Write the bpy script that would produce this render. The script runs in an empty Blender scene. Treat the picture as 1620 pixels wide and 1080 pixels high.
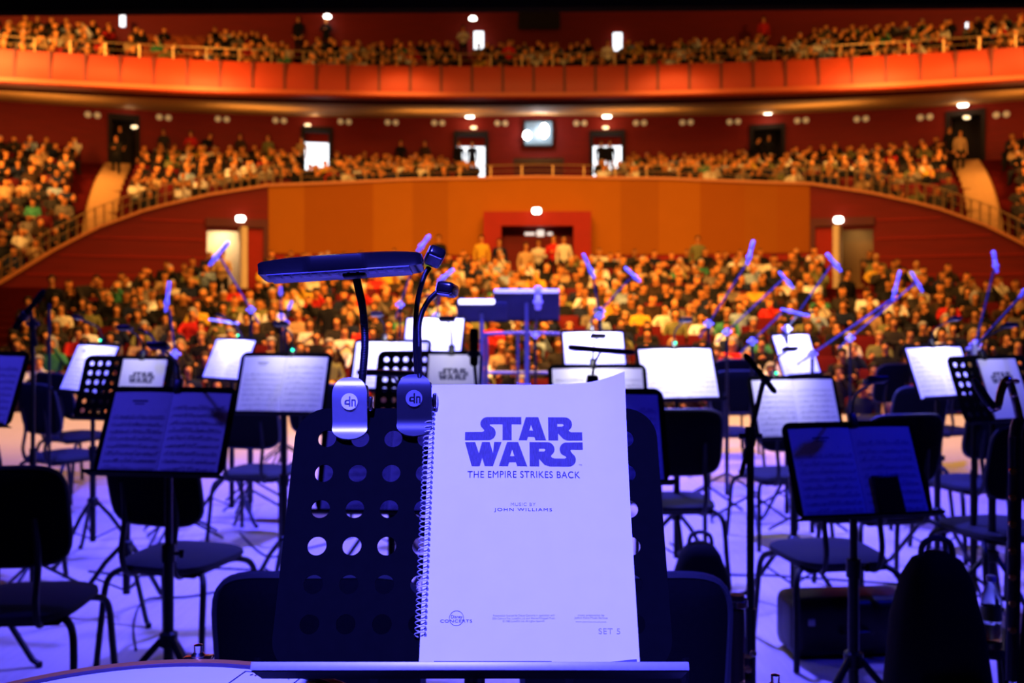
import bpy, bmesh, math, random
import numpy as np
from mathutils import Vector, Matrix, Euler
random.seed(11)
scene = bpy.context.scene
COL = scene.collection
R = math.radians

# ------------------------------------------------------------------ camera
F = 1575.0            # 35 mm lens on a 36 mm sensor, in pixels of a 1620 px wide frame
HC = 1.55             # eye height above the stage floor
HY = 480.0            # image row of the horizon
TH = R(1.455)         # camera looks a little left of the hall axis (+Y)
cam_d = bpy.data.cameras.new('camera')
cam = bpy.data.objects.new('camera', cam_d)
COL.objects.link(cam)
cam.location = (0, 0, HC)
cam.rotation_euler = (R(90), 0, TH)
cam_d.lens = 35
cam_d.sensor_width = 36
cam_d.shift_y = -60 / 1620
cam_d.clip_start = 0.05
cam_d.clip_end = 200
cam_d.dof.use_dof = True
cam_d.dof.focus_distance = 1.29
cam_d.dof.aperture_fstop = 5.4
cam_d.dof.aperture_blades = 9
scene.camera = cam

# ------------------------------------------------------------------ world, colour management
world = bpy.data.worlds.new('world')
scene.world = world
world.use_nodes = True
world.node_tree.nodes['Background'].inputs[0].default_value = (0.010, 0.005, 0.006, 1)
world.node_tree.nodes['Background'].inputs[1].default_value = 0.3
vs = scene.view_settings
vs.view_transform = 'Standard'
vs.look = 'None'
vs.exposure = 0
vs.gamma = 1
vs.use_curve_mapping = False
try:
    scene.cycles.use_denoising = True
    scene.cycles.sample_clamp_indirect = 6
except Exception:
    pass

# ------------------------------------------------------------------ lights
BLUE = (0.062, 0.058, 1.0)
WARM = (1.0, 0.47, 0.11)
def area(name, loc, target, size, power, color, size_y=None, spread=180):
    d = bpy.data.lights.new(name, 'AREA')
    d.energy = power; d.color = color; d.size = size
    d.shape = 'RECTANGLE' if size_y else 'DISK'
    if size_y: d.size_y = size_y
    d.spread = R(spread)
    o = bpy.data.objects.new(name, d); COL.objects.link(o)
    o.location = loc
    o.rotation_euler = (Vector(target) - Vector(loc)).to_track_quat('-Z', 'Y').to_euler()
    return o
def spot(name, loc, target, angle, power, color, blend=0.6, rad=0.12):
    d = bpy.data.lights.new(name, 'SPOT')
    d.energy = power; d.color = color; d.spot_size = R(angle); d.spot_blend = blend
    d.shadow_soft_size = rad
    o = bpy.data.objects.new(name, d); COL.objects.link(o)
    o.location = loc
    o.rotation_euler = (Vector(target) - Vector(loc)).to_track_quat('-Z', 'Y').to_euler()
    return o
# blue stage wash, hung above the stage
spot('stage_spot_timpani', (-0.55, -1.9, 5.4), (-0.05, 1.3, 1.12), 21, 10500, BLUE, 0.9, 0.22)
spot('stage_spot_centre', (0.4, 7.0, 7.4), (0.1, 7.2, 0), 64, 14500, BLUE, 0.7, 0.2)
spot('stage_spot_strings_left', (-3.2, 6.5, 7.2), (-2.4, 6.6, 0), 50, 3000, BLUE, 0.7, 0.2)
spot('stage_spot_strings_right', (3.4, 6.5, 7.2), (2.6, 6.6, 0), 50, 3600, BLUE, 0.7, 0.2)
spot('stage_spot_conductor', (0.3, 9.0, 7.6), (0.0, 10.2, 0.5), 50, 5500, BLUE, 0.7, 0.2)
spot('stage_spot_front_left', (-5.5, 2.0, 6.5), (-1.6, 3.6, 0.4), 36, 1250, (.05, .04, 1), 0.7, 0.2)
spot('stage_spot_front_right', (5.5, 1.8, 6.5), (1.6, 3.6, 0.4), 36, 950, (.004, .009, 1), 0.7, 0.2)
spot('stage_spot_microphones_left', (-1.5, 1.5, 6.9), (-3.0, 8.5, 1.7), 46, 8500, BLUE, 0.7, 0.2)
spot('stage_spot_microphones_right', (1.5, 1.5, 6.9), (3.0, 8.5, 1.7), 46, 8500, BLUE, 0.7, 0.2)
# warm house lights
area('house_light_stalls', (0, 16.0, 9.5), (0, 26.5, 0.5), 9, 1700, WARM, 2, 105)
area('house_light_stage', (0, 17.5, 9.8), (0, 6, 0), 10, 4200, (1, .55, .16), 2)
area('house_light_ceiling', (0, 25, 17.5), (0, 27, 0), 22, 2100, WARM, 6, 110)
area('house_light_left', (-19.5, 26, 14.5), (-20, 35, 9.6), 3, 1500, WARM, None, 100)
area('house_light_right', (19.5, 26, 14.5), (20, 35, 9.6), 3, 1000, WARM, None, 100)
area('house_light_wall', (0, 22, 11.5), (0, 36, 4.5), 8, 550, WARM, 2)
area('house_light_balcony', (0, 34, 18.5), (0, 45, 12), 26, 130, WARM, 3)
for k, sx in enumerate((-15, -5, 5, 15)):
    area('mezzanine_ceiling_light', (sx, 37.0 - abs(sx) * .18, 9.6), (sx * 1.05, 40 - abs(sx) * .2, 5), 3.0, 95, WARM)
for sx in (-22, -14, 14, 22):
    area('mezzanine_wall_fill', (sx * .86, 38.5 - abs(sx) * .30, 9.3), (sx * 1.02, 46.5 - abs(sx) * .28, 8.6), 2.0, 330, WARM)  # added fill to brighten the mezzanine back wall, no fixture there

# ------------------------------------------------------------------ helpers
RT = Vector((math.cos(TH), math.sin(TH), 0)); FW = Vector((-math.sin(TH), math.cos(TH), 0))
def P(px, py, d):
    """world point seen at image position px, py, d metres in front of the camera"""
    return RT * ((px - 810) / F * d) + FW * d + Vector((0, 0, HC - (py - HY) / F * d))
def proj(p):
    v = Vector(p) - Vector((0, 0, HC))
    d = v.dot(FW)
    return 810 + F * v.dot(RT) / d, HY - F * v.z / d, d

MATS = {}
def mat(name, color, rough=0.6, metal=0.0, emit=None, strength=0.0, noise=0.0, nscale=20, spec=0.4, bump=0.0, objcol=False, attr=None, stretch=None, trans=0.0, rnd=0.0):
    if name in MATS: return MATS[name]
    m = bpy.data.materials.new(name); m.use_nodes = True
    nt = m.node_tree; b = nt.nodes['Principled BSDF']
    b.inputs['Base Color'].default_value = (*color, 1)
    b.inputs['Roughness'].default_value = rough
    b.inputs['Metallic'].default_value = metal
    b.inputs['Specular IOR Level'].default_value = spec
    if trans: b.inputs['Transmission Weight'].default_value = trans
    if emit:
        b.inputs['Emission Color'].default_value = (*emit, 1)
        b.inputs['Emission Strength'].default_value = strength
    src = None
    if objcol:
        oi = nt.nodes.new('ShaderNodeObjectInfo'); src = oi.outputs['Color']
    if attr:
        at = nt.nodes.new('ShaderNodeAttribute'); at.attribute_name = attr; src = at.outputs['Color']
    if noise:
        tc = nt.nodes.new('ShaderNodeTexCoord'); mp = nt.nodes.new('ShaderNodeMapping')
        if stretch: mp.inputs['Scale'].default_value = stretch
        n = nt.nodes.new('ShaderNodeTexNoise'); n.inputs['Scale'].default_value = nscale; n.inputs['Detail'].default_value = 4
        nt.links.new(tc.outputs['Object'], mp.inputs[0]); nt.links.new(mp.outputs[0], n.inputs['Vector'])
        mr = nt.nodes.new('ShaderNodeMapRange'); mr.inputs[3].default_value = 1 - noise; mr.inputs[4].default_value = 1 + noise
        nt.links.new(n.outputs[0], mr.inputs[0])
        mx = nt.nodes.new('ShaderNodeMix'); mx.data_type = 'RGBA'; mx.blend_type = 'MULTIPLY'; mx.inputs[0].default_value = 1
        mx.inputs[6].default_value = (*color, 1)
        if src: nt.links.new(src, mx.inputs[6])
        nt.links.new(mr.outputs[0], mx.inputs[7]); src = mx.outputs[2]
        if bump:
            bp = nt.nodes.new('ShaderNodeBump'); bp.inputs['Strength'].default_value = bump; bp.inputs['Distance'].default_value = 0.002
            nt.links.new(n.outputs[0], bp.inputs['Height']); nt.links.new(bp.outputs[0], b.inputs['Normal'])
    if rnd:
        oi = nt.nodes.new('ShaderNodeObjectInfo'); mr = nt.nodes.new('ShaderNodeMapRange')
        mr.inputs[3].default_value = 1 - rnd; mr.inputs[4].default_value = 1 + rnd
        nt.links.new(oi.outputs['Random'], mr.inputs[0])
        mx = nt.nodes.new('ShaderNodeMix'); mx.data_type = 'RGBA'; mx.blend_type = 'MULTIPLY'; mx.inputs[0].default_value = 1
        mx.inputs[6].default_value = (*color, 1)
        if src: nt.links.new(src, mx.inputs[6])
        nt.links.new(mr.outputs[0], mx.inputs[7]); src = mx.outputs[2]
    if src: nt.links.new(src, b.inputs['Base Color'])
    MATS[name] = m
    return m

M_BLACK = mat('black_powder_coat', (.0022, .0022, .0024), .6, noise=.2, nscale=60, spec=.006)
M_SEATLIT = mat('toplit_seat_cloth', (.024, .023, .024), .95, noise=.25, nscale=120, spec=.12)  # chair upholstery again, paler on seats: light from above put into the colour
M_BLACKCLOTH = mat('black_upholstery', (.0035, .0035, .004), .95, noise=.3, nscale=120, spec=.03)
M_DARKMETAL = mat('black_steel_tube', (.004, .004, .005), .42, noise=.15, nscale=50, spec=.25)
M_CHROME = mat('chrome', (.75, .74, .72), .18, 1.0, noise=.05, nscale=40)
M_SILVER = mat('brushed_silver', (.26, .26, .27), .36, .6, noise=.08, nscale=90)
M_PLASTIC = mat('black_plastic', (.004, .004, .0045), .38, noise=.1, nscale=70, spec=.25)
M_PAPER = mat('paper', (.80, .79, .77), .85, noise=.04, nscale=30, spec=.1)
M_INK = mat('printed_ink', (.05, .05, .06), .9, noise=.1, nscale=200, spec=.05)
M_INKLIGHT = mat('worn_printed_ink', (.085, .078, .09), .9, noise=.5, nscale=900, stretch=(1, 1, .15), spec=.05)
M_INKFAINT = mat('faint_printed_ink', (.38, .37, .39), .9, noise=.1, nscale=200, spec=.05)
M_MIC = mat('microphone_satin_metal', (.82, .82, .83), .5, .1, noise=.08, nscale=80)
M_GREEN = mat('green_indicator_light', (0, .3, .1), .4, emit=(.02, 1, .35), strength=4, noise=.02)
M_BRASS = mat('gold_keywork', (.8, .55, .25), .25, 1, noise=.06, nscale=50)

class MB:
    def __init__(self): self.bm = bmesh.new()
    def add(self, tmp, M=None):
        if M is not None: bmesh.ops.transform(tmp, matrix=M, verts=tmp.verts)
        me = bpy.data.meshes.new('t'); tmp.to_mesh(me); tmp.free(); self.bm.from_mesh(me); bpy.data.meshes.remove(me)
        return self
    def box(self, c, s, M=None, bev=0, seg=2, rot=None):
        t = bmesh.new(); bmesh.ops.create_cube(t, size=1)
        bmesh.ops.transform(t, matrix=Matrix.Diagonal((*s, 1)), verts=t.verts)
        if bev: bmesh.ops.bevel(t, geom=t.edges[:], offset=bev, segments=seg, profile=.5, affect='EDGES')
        X = Matrix.Translation(c)
        if rot: X = X @ Euler(rot).to_matrix().to_4x4()
        return self.add(t, (M @ X) if M is not None else X)
    def tube(self, pts, r, n=8, M=None):
        pts = [Vector(p) for p in pts]
        rs = r if isinstance(r, (list, tuple)) else [r] * len(pts)
        t = bmesh.new(); rings = []
        T = [(pts[min(i + 1, len(pts) - 1)] - pts[max(i - 1, 0)]).normalized() for i in range(len(pts))]
        a = Vector((0, 0, 1)) if abs(T[0].z) < .9 else Vector((1, 0, 0))
        u = T[0].cross(a).normalized()
        for i, p in enumerate(pts):
            u = (u - T[i] * u.dot(T[i])).normalized(); v = T[i].cross(u)
            rings.append([t.verts.new(p + (u * math.cos(2 * math.pi * k / n) + v * math.sin(2 * math.pi * k / n)) * rs[i]) for k in range(n)])
        for A, B in zip(rings, rings[1:]):
            for k in range(n): t.faces.new((A[k], A[(k + 1) % n], B[(k + 1) % n], B[k]))
        t.faces.new(rings[0][::-1]); t.faces.new(rings[-1])
        return self.add(t, M)
    def lathe(self, prof, n=24, M=None):
        t = bmesh.new(); rings = []
        for (r, z) in prof:
            if r < 1e-6: rings.append([t.verts.new((0, 0, z))])
            else: rings.append([t.verts.new((r * math.cos(2 * math.pi * k / n), r * math.sin(2 * math.pi * k / n), z)) for k in range(n)])
        for A, B in zip(rings, rings[1:]):
            for k in range(n):
                if len(A) == 1 and len(B) == 1: continue
                if len(A) == 1: t.faces.new((A[0], B[(k + 1) % n], B[k]))
                elif len(B) == 1: t.faces.new((A[k], A[(k + 1) % n], B[0]))
                else: t.faces.new((A[k], A[(k + 1) % n], B[(k + 1) % n], B[k]))
        bmesh.ops.recalc_face_normals(t, faces=t.faces[:])
        return self.add(t, M)
    def sheet(self, fn, nu, nv, thick=None, M=None):
        """grid surface fn(s,t); if thick a function giving the back surface, closes it into a solid"""
        t = bmesh.new()
        g = [[t.verts.new(fn(i / nu, j / nv)) for j in range(nv + 1)] for i in range(nu + 1)]
        for i in range(nu):
            for j in range(nv): t.faces.new((g[i][j], g[i + 1][j], g[i + 1][j + 1], g[i][j + 1]))
        if thick:
            h = [[t.verts.new(thick(i / nu, j / nv)) for j in range(nv + 1)] for i in range(nu + 1)]
            for i in range(nu):
                for j in range(nv): t.faces.new((h[i][j], h[i][j + 1], h[i + 1][j + 1], h[i + 1][j]))
            for i in range(nu):
                t.faces.new((g[i][0], h[i][0], h[i + 1][0], g[i + 1][0])); t.faces.new((g[i][nv], g[i + 1][nv], h[i + 1][nv], h[i][nv]))
            for j in range(nv):
                t.faces.new((g[0][j], g[0][j + 1], h[0][j + 1], h[0][j])); t.faces.new((g[nu][j], h[nu][j], h[nu][j + 1], g[nu][j + 1]))
            bmesh.ops.recalc_face_normals(t, faces=t.faces[:])
        return self.add(t, M)
    def quad(self, a, b, c, d):
        vs = [self.bm.verts.new(p) for p in (a, b, c, d)]; self.bm.faces.new(vs); return self
    def mesh(self, name, m, smooth=True):
        me = bpy.data.meshes.new(name); self.bm.to_mesh(me); self.bm.free()
        for x in (m if isinstance(m, (list, tuple)) else [m]): me.materials.append(x)
        if smooth:
            me.polygons.foreach_set('use_smooth', [True] * len(me.polygons))
            me.set_sharp_from_angle(angle=R(42))
        return me
    def build(self, name, m, parent=None, smooth=True):
        return link(name, self.mesh(name, m, smooth), parent)
def link(name, me, parent=None):
    o = bpy.data.objects.new(name, me); COL.objects.link(o)
    if parent: o.parent = parent
    return o
def tag(o, label=None, cat=None, group=None, kind=None):
    if label: o['label'] = label
    if cat: o['category'] = cat
    if group: o['group'] = group
    if kind: o['kind'] = kind
    return o
def empty(name, loc, rz=0, label=None, cat=None, group=None):
    o = bpy.data.objects.new(name, None); COL.objects.link(o)
    o.location = loc; o.rotation_euler = (0, 0, rz); o.empty_display_size = .05
    return tag(o, label, cat, group)
def structure(o): o['kind'] = 'structure'; return o
def spline(pts, n=8):
    pts = [Vector(p) for p in pts]; out = []
    for i in range(len(pts) - 1):
        a = pts[max(i - 1, 0)]; b = pts[i]; c = pts[i + 1]; d = pts[min(i + 2, len(pts) - 1)]
        for k in range(n):
            s = k / n
            out.append(.5 * ((2 * b) + (c - a) * s + (2 * a - 5 * b + 4 * c - d) * s * s + (3 * b - a - 3 * c + d) * s ** 3))
    out.append(pts[-1]); return out
def kids(o): return list(o.children)
def copy_tree(o, parent=None):
    c = o.copy(); COL.objects.link(c)
    if parent: c.parent = parent
    for ch in list(o.children): copy_tree(ch, c)
    return c
def curve_mesh(polys, m, name, holes=True):
    """flat filled outlines (holes allowed) -> mesh in XY"""
    cu = bpy.data.curves.new(name, 'CURVE'); cu.dimensions = '2D'; cu.fill_mode = 'BOTH'
    for pl in polys:
        sp = cu.splines.new('POLY'); sp.points.add(len(pl) - 1)
        for p, q in zip(sp.points, pl): p.co = (q[0], q[1], 0, 1)
        sp.use_cyclic_u = True
    o = bpy.data.objects.new(name, cu); COL.objects.link(o)
    me = bpy.data.meshes.new_from_object(o.evaluated_get(bpy.context.evaluated_depsgraph_get()))
    bpy.data.objects.remove(o); bpy.data.curves.remove(cu)
    me.name = name; me.materials.clear(); me.materials.append(m); return me
def text_mesh(s, size, m, name, align='CENTER', space=1.0, sx=1.0):
    cu = bpy.data.curves.new(name, 'FONT'); cu.body = s; cu.size = size; cu.align_x = align; cu.space_character = space
    o = bpy.data.objects.new(name, cu); COL.objects.link(o)
    me = bpy.data.meshes.new_from_object(o.evaluated_get(bpy.context.evaluated_depsgraph_get()))
    bpy.data.objects.remove(o); bpy.data.curves.remove(cu)
    me.name = name; me.materials.clear(); me.materials.append(m)
    if sx != 1: me.transform(Matrix.Diagonal((sx, 1, 1, 1)))
    return me
ONES = 'zeroth first second third fourth fifth sixth seventh eighth ninth tenth eleventh twelfth thirteenth fourteenth fifteenth sixteenth seventeenth eighteenth nineteenth'.split()
TENS = {20: 'twent', 30: 'thirt', 40: 'fort', 50: 'fift', 60: 'sixt'}
def ordinal(n):
    if n < 20: return ONES[n]
    t, u = n // 10 * 10, n % 10
    return TENS[t] + 'ieth' if u == 0 else TENS[t] + 'y-' + ONES[u]
# ------------------------------------------------------------------ hall shell
M_FLOOR = mat('stage_floorboards', (.52, .43, .34), .5, noise=.18, nscale=6, stretch=(6, .5, 1), spec=.35)
M_REDWOOD = mat('red_wood_panelling', (.18, .0055, .001), .6, noise=.3, nscale=2.2, stretch=(.4, .4, 6), spec=.2)
M_REDWOOD2 = mat('red_wood_portal', (.34, .012, .002), .6, noise=.15, nscale=3, spec=.2)
M_PANEL = [mat('orange_panel_%s' % n, c, .8, noise=.06, nscale=1.4, spec=.1) for n, c in
           (('bright', (.43, .128, .006)), ('deep', (.37, .104, .005)), ('amber', (.41, .120, .006)), ('rust', (.36, .094, .004)))]
M_BALC = mat('balcony_front_lacquer', (.35, .030, .004), .5, noise=.12, nscale=1.5, spec=.3)
M_BALCJOINT = mat('balcony_joint', (.10, .008, .002), .6, noise=.1)
M_SOFFIT = mat('balcony_soffit', (.50, .22, .05), .8, noise=.08, nscale=2)
M_COPING = mat('parapet_coping', (.62, .20, .04), .5, noise=.1, nscale=6)
M_CARPET = mat('dark_red_carpet', (.07, .004, .003), .95, noise=.3, nscale=8, spec=.05)
M_STEP = mat('pale_wood_step', (.42, .22, .07), .6, noise=.15, nscale=10)
M_SEATRED = mat('red_velvet_seat', (.10, .005, .005), .95, noise=.2, nscale=20, spec=.1, rnd=.25)
M_RAIL = mat('bronze_rail', (.35, .21, .08), .4, .5, noise=.1, nscale=20)
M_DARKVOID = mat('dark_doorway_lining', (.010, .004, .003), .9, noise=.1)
M_BORDER = mat('black_stage_cloth', (.003, .003, .003), .98, noise=.3, nscale=12, spec=.02)
M_FOYERGLOW = mat('foyer_glow_panel', (.8, .85, 1), .5, emit=(.85, .93, 1), strength=2.2, noise=.02)  # glowing surface standing in for the lit foyer, no glass there
M_LAMP = mat('lamp_glass', (1, .95, .85), .4, emit=(1, .93, .80), strength=9, noise=.02)
M_SCONCE = mat('dim_sconce_glass', (.5, .38, .2), .4, emit=(1, .6, .25), strength=.22, noise=.05)
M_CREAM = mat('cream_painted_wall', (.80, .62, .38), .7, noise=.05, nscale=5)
M_TAN = mat('tan_curtain', (.45, .26, .08), .9, noise=.1, nscale=8)

def lerp(a, b, t): return a + (b - a) * t
ZT_OFF = [(0, 6.17), (10, 6.05), (21, 5.69), (25.2, 5.31), (29.6, 4.74), (33.1, 4.05), (35.8, 3.33), (38.9, 2.36), (45, .6), (60, -.4)]
def z_top(ph):
    a = abs(ph)
    for (p, z), (q, w) in zip(ZT_OFF, ZT_OFF[1:]):
        if a <= q: return lerp(z, w, (a - p) / (q - p))
    return ZT_OFF[-1][1]
R1, C1 = 26.0, 10.0         # stalls wall arc
RB = 38.0                   # mezzanine back wall, same centre
def arc(r, ph, c=C1): return (r * math.sin(R(ph)), c + r * math.cos(R(ph)))
def stalls_r(x, y): return math.hypot(x, y + 5)
def stalls_z(x, y): return -1.0 + max(0, stalls_r(x, y) - 22) * .186
def mezz_z(r, ph):
    t = min(max((r - 26.9) / 10.5, 0), 1)
    zf = z_top(ph) - .72
    return zf + (7.5 - zf) * t
def mezz_aisle(t): return 29.2 + 3.6 * (1 - t)

def arc_solid(mb, r0, r1, ph0, ph1, zb, zt, n, c=C1):
    """curved block between radii r0<r1, from zb(phi) to zt(phi)"""
    f = lambda r, ph, z: Vector((*arc(r, ph, c), z))
    prev = None
    t = bmesh.new()
    for i in range(n + 1):
        ph = lerp(ph0, ph1, i / n)
        q = [t.verts.new(f(r0, ph, zb(ph))), t.verts.new(f(r1, ph, zb(ph))), t.verts.new(f(r1, ph, zt(ph))), t.verts.new(f(r0, ph, zt(ph)))]
        if prev:
            for k in range(4): t.faces.new((prev[k], prev[(k + 1) % 4], q[(k + 1) % 4], q[k]))
        else: t.faces.new(q)
        prev = q
    t.faces.new(prev[::-1])
    bmesh.ops.recalc_face_normals(t, faces=t.faces[:])
    mb.add(t)

# stage
b = MB(); b.box((0, 5.5, -.05), (26, 17, .1)); structure(b.build('floor', M_FLOOR))
b = MB(); b.box((0, 13.95, -.6), (26, .12, 1.0)); structure(b.build('trim_stage_front', M_REDWOOD2))
b = MB(); b.box((0, 14.0, 8.68), (30, .25, 6)); structure(b.build('wall_proscenium_border', M_BORDER))
for s, nm in ((-1, 'left'), (1, 'right')):
    b = MB(); b.box((s * 13.0, 14.0, 5), (4.4, .4, 12.5)); structure(b.build('wall_proscenium_' + nm, M_BORDER))
# stalls floor, stepped
b = MB()
NROW = 18
row_r = [22 + .95 * k for k in range(NROW)]
b.box((0, 16.2, -1.12), (34, 4.6, .2))
for k, r in enumerate(row_r):
    z = -1 + (r - 22) * .186
    arc_solid(b, r - .47, r + .48, -36, 36, lambda p: z - 1.2, lambda p: z, 24, -5)
structure(b.build('floor_stalls', M_CARPET, smooth=False))
b = MB(); arc_solid(b, 38.6, 46, -36, 36, lambda p: 0, lambda p: 2.05, 24, -5); structure(b.build('floor_stalls_rear', M_CARPET, smooth=False))
# wall behind the stalls: doorways left free at phi 22.8..25.4 (both sides)
DZ = 4.16
for s, nm in ((-1, 'left'), (1, 'right')):
    b = MB()
    arc_solid(b, R1, R1 + .35, s * 21, s * 22.7, lambda p: -1.2, lambda p: z_top(p) - .08, 3)
    arc_solid(b, R1, R1 + .35, s * 22.7, s * 25.5, lambda p: DZ - .12, lambda p: z_top(p) - .08, 4)
    arc_solid(b, R1, R1 + .35, s * 25.5, s * 60, lambda p: -1.2, lambda p: z_top(p) - .08, 40)
    structure(b.build('wall_stalls_' + nm, M_REDWOOD))
    b = MB()   # thin joints between the boards
    for k in range(7):
        zz = 1.2 + k * .62
        hi = [p for p in np.linspace(25.7, 58, 60) if z_top(p) - .25 > zz]
        if len(hi) > 2: arc_solid(b, R1 - .03, R1 + .02, s * hi[0], s * hi[-1], lambda p: zz, lambda p: zz + .045, 24)
    structure(b.build('trim_stalls_boards_' + nm, M_REDWOOD2))
edges = [-21, -18.3, -16.4, -13.0, -9.9, -7.1, -4.1, -1.35, 1.35, 4.1, 6.6, 9.6, 12.8, 16.2, 18.6, 21]
tint = [0, 3, 3, 0, 1, 0, 0, 0, 0, 0, 1, 0, 3, 1, 3]
for i in range(4):
    b = MB()
    for (p, q), k in zip(zip(edges, edges[1:]), tint):
        if k == i:
            lo = 4.77 if (abs(p) < 4.2 and abs(q) < 4.2) else 3.30
            arc_solid(b, R1 - .06, R1 + .3, p, q, lambda a: lo, lambda a: z_top(a) - .08, 4)
    if len(b.bm.verts): structure(b.build('wall_stalls_panel', M_PANEL[i], smooth=False))
b = MB()
arc_solid(b, R1, R1 + .3, -21, -4.1, lambda a: -1.2, lambda a: 3.30, 8); arc_solid(b, R1, R1 + .3, 4.1, 21, lambda a: -1.2, lambda a: 3.30, 8)
structure(b.build('wall_stalls_lower', M_REDWOOD2))
b = MB(); arc_solid(b, R1 - .12, R1 + .42, -60, 60, lambda a: z_top(a) - .09, z_top, 80); structure(b.build('trim_parapet_coping', M_COPING))
# mezzanine tiers
b = MB()
MR = [26.95 + .95 * k for k in range(12)]
for r in MR:
    arc_solid(b, r - .47, r + .48, -55, 55, lambda a: mezz_z(r, a) - .5, lambda a: mezz_z(r, a), 60)
structure(b.build('floor_mezzanine', M_CARPET, smooth=False))
# mezzanine back wall, with door openings
def mz_ceil(a): return lerp(10.65, 10.0, min(abs(a) / 36, 1.3))
def off2phi(off, r, c=C1):
    lo, hi = -60.0, 60.0
    for _ in range(50):
        m = (lo + hi) / 2; x, y = arc(r, m, c)
        if x / y * F < off: lo = m
        else: hi = m
    return lo
mdoors = [(-680, -642, 0), (-370, -331, 1), (-127, -83, 1), (88, 133, 1), (340, 384, 0), (646, 694, 0)]
mp = [(off2phi(a, RB), off2phi(q, RB), lit) for a, q, lit in mdoors]
b = MB(); cur = -58
for p, q, lit in mp:
    arc_solid(b, RB, RB + .4, cur, p, lambda a: 5.5, lambda a: mz_ceil(a) + .3, max(3, int((p - cur) / 1.5)))
    arc_solid(b, RB, RB + .4, p, q, lambda a: 9.75, lambda a: mz_ceil(a) + .3, 2); cur = q
arc_solid(b, RB, RB + .4, cur, 58, lambda a: 5.5, lambda a: mz_ceil(a) + .3, 16)
structure(b.build('wall_mezzanine_back', M_REDWOOD, smooth=False))
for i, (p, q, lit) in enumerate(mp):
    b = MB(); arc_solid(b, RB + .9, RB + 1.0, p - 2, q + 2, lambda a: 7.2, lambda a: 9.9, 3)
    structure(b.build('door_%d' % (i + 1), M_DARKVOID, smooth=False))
    b = MB(); arc_solid(b, RB - .12, RB + .5, p - .25, p, lambda a: 7.4, lambda a: 9.85, 1); arc_solid(b, RB - .12, RB + .5, q, q + .25, lambda a: 7.4, lambda a: 9.85, 1)
    arc_solid(b, RB - .12, RB + .5, p, q, lambda a: 9.62, lambda a: 9.85, 2)
    structure(b.build('trim_%d' % (i + 1), M_DARKVOID, smooth=False))
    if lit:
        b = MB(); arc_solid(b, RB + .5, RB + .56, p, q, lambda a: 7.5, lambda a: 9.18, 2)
        structure(b.build('window_%d' % (i + 1), M_FOYERGLOW, smooth=False))  # glow panel closing the open doorway in place of a lit foyer
        b = MB(); arc_solid(b, RB + .5, RB + .56, p, q, lambda a: 9.18, lambda a: 9.64, 2)
        structure(b.build('trim_%d' % (i + 11), M_REDWOOD2, smooth=False))
# upper balcony
R2, C2 = 61.0, -23.0
def barc(r, ph): return arc(r, ph, C2)
BPH = 27
b = MB()
prof = [(.30, 9.35), (-.16, 9.36), (-.20, 9.44), (-.16, 9.53), (.02, 9.56), (-.03, 9.8), (.0, 10.2), (.06, 10.55), (.08, 10.62), (.32, 10.62)]
def bsheet(s, t):
    i = int(round(t * (len(prof) - 1))); r, z = prof[i]
    return Vector((*barc(R2 + r, lerp(-BPH, BPH, s)), z))
b.sheet(bsheet, 120, len(prof) - 1)
bal = structure(b.build('wall_balcony_front', M_BALC))
b = MB()
jn = 1.105
ph = -BPH + .35
while ph < BPH:
    x, y = barc(R2 - .0, ph)
    b.box((x, y, 10.09), (.10, .08, 1.05), rot=(0, 0, -R(ph))); ph += jn
structure(b.build('trim_balcony_joints', M_BALCJOINT, bal, smooth=False))
b = MB()
def soff(s, t):
    ph = lerp(-BPH, BPH, s); x0, y0 = barc(R2 + .28, ph)
    a = math.degrees(math.atan2(x0, y0 - C1)); x1, y1 = arc(RB + .2, a * .97)
    z1 = mz_ceil(a)
    return Vector((lerp(x0, x1, t), lerp(y0, y1, t), lerp(9.36, z1, t)))
b.sheet(soff, 60, 4, lambda s, t: soff(s, t) + Vector((0, 0, .15)))
structure(b.build('ceiling_mezzanine', M_SOFFIT))
b = MB(); arc_solid(b, R2 - .25, R2 + .02, -BPH, BPH, lambda a: 9.41, lambda a: 9.56, 90, C2); structure(b.build('trim_balcony_lip', mat('balcony_lip_lacquer', (.42, .07, .012), .5, noise=.1)))
BR = [62.0 + .95 * k for k in range(10)]
def balc_z(r): return 9.75 + (r - 62) * .40
b = MB()
for r in BR: arc_solid(b, r - .47 if r > 62 else r - .7, r + .48, -BPH, BPH, lambda a: balc_z(r) - (.35 if r < 64 else .6), lambda a: balc_z(r), 40, C2)
structure(b.build('floor_balcony', M_CARPET, smooth=False))
b = MB(); arc_solid(b, 71.8, 72.2, -BPH, BPH, lambda a: 12, lambda a: 20, 30, C2); structure(b.build('wall_balcony_back', M_REDWOOD))
b = MB(); b.box((0, 30, 20.2), (70, 50, .3)); structure(b.build('ceiling', M_DARKVOID))
for i, (px0, px1, y0, y1, m) in enumerate(((750, 765, 50, 80, M_FOYERGLOW), (970, 984, 52, 80, M_FOYERGLOW), (190, 198, 24, 42, M_FOYERGLOW), (1528, 1536, 36, 52, M_FOYERGLOW), (820, 886, 18, 46, M_DARKVOID))):
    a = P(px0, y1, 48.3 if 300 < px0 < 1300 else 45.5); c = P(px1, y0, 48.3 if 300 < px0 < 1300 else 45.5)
    b = MB(); b.box(((a + c) / 2), (abs(c.x - a.x), .12, c.z - a.z), bev=.02); structure(b.build('window_%d' % (20 + i), m, smooth=False))  # bright slits are added glow panels for lit doors; last is the booth window
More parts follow.
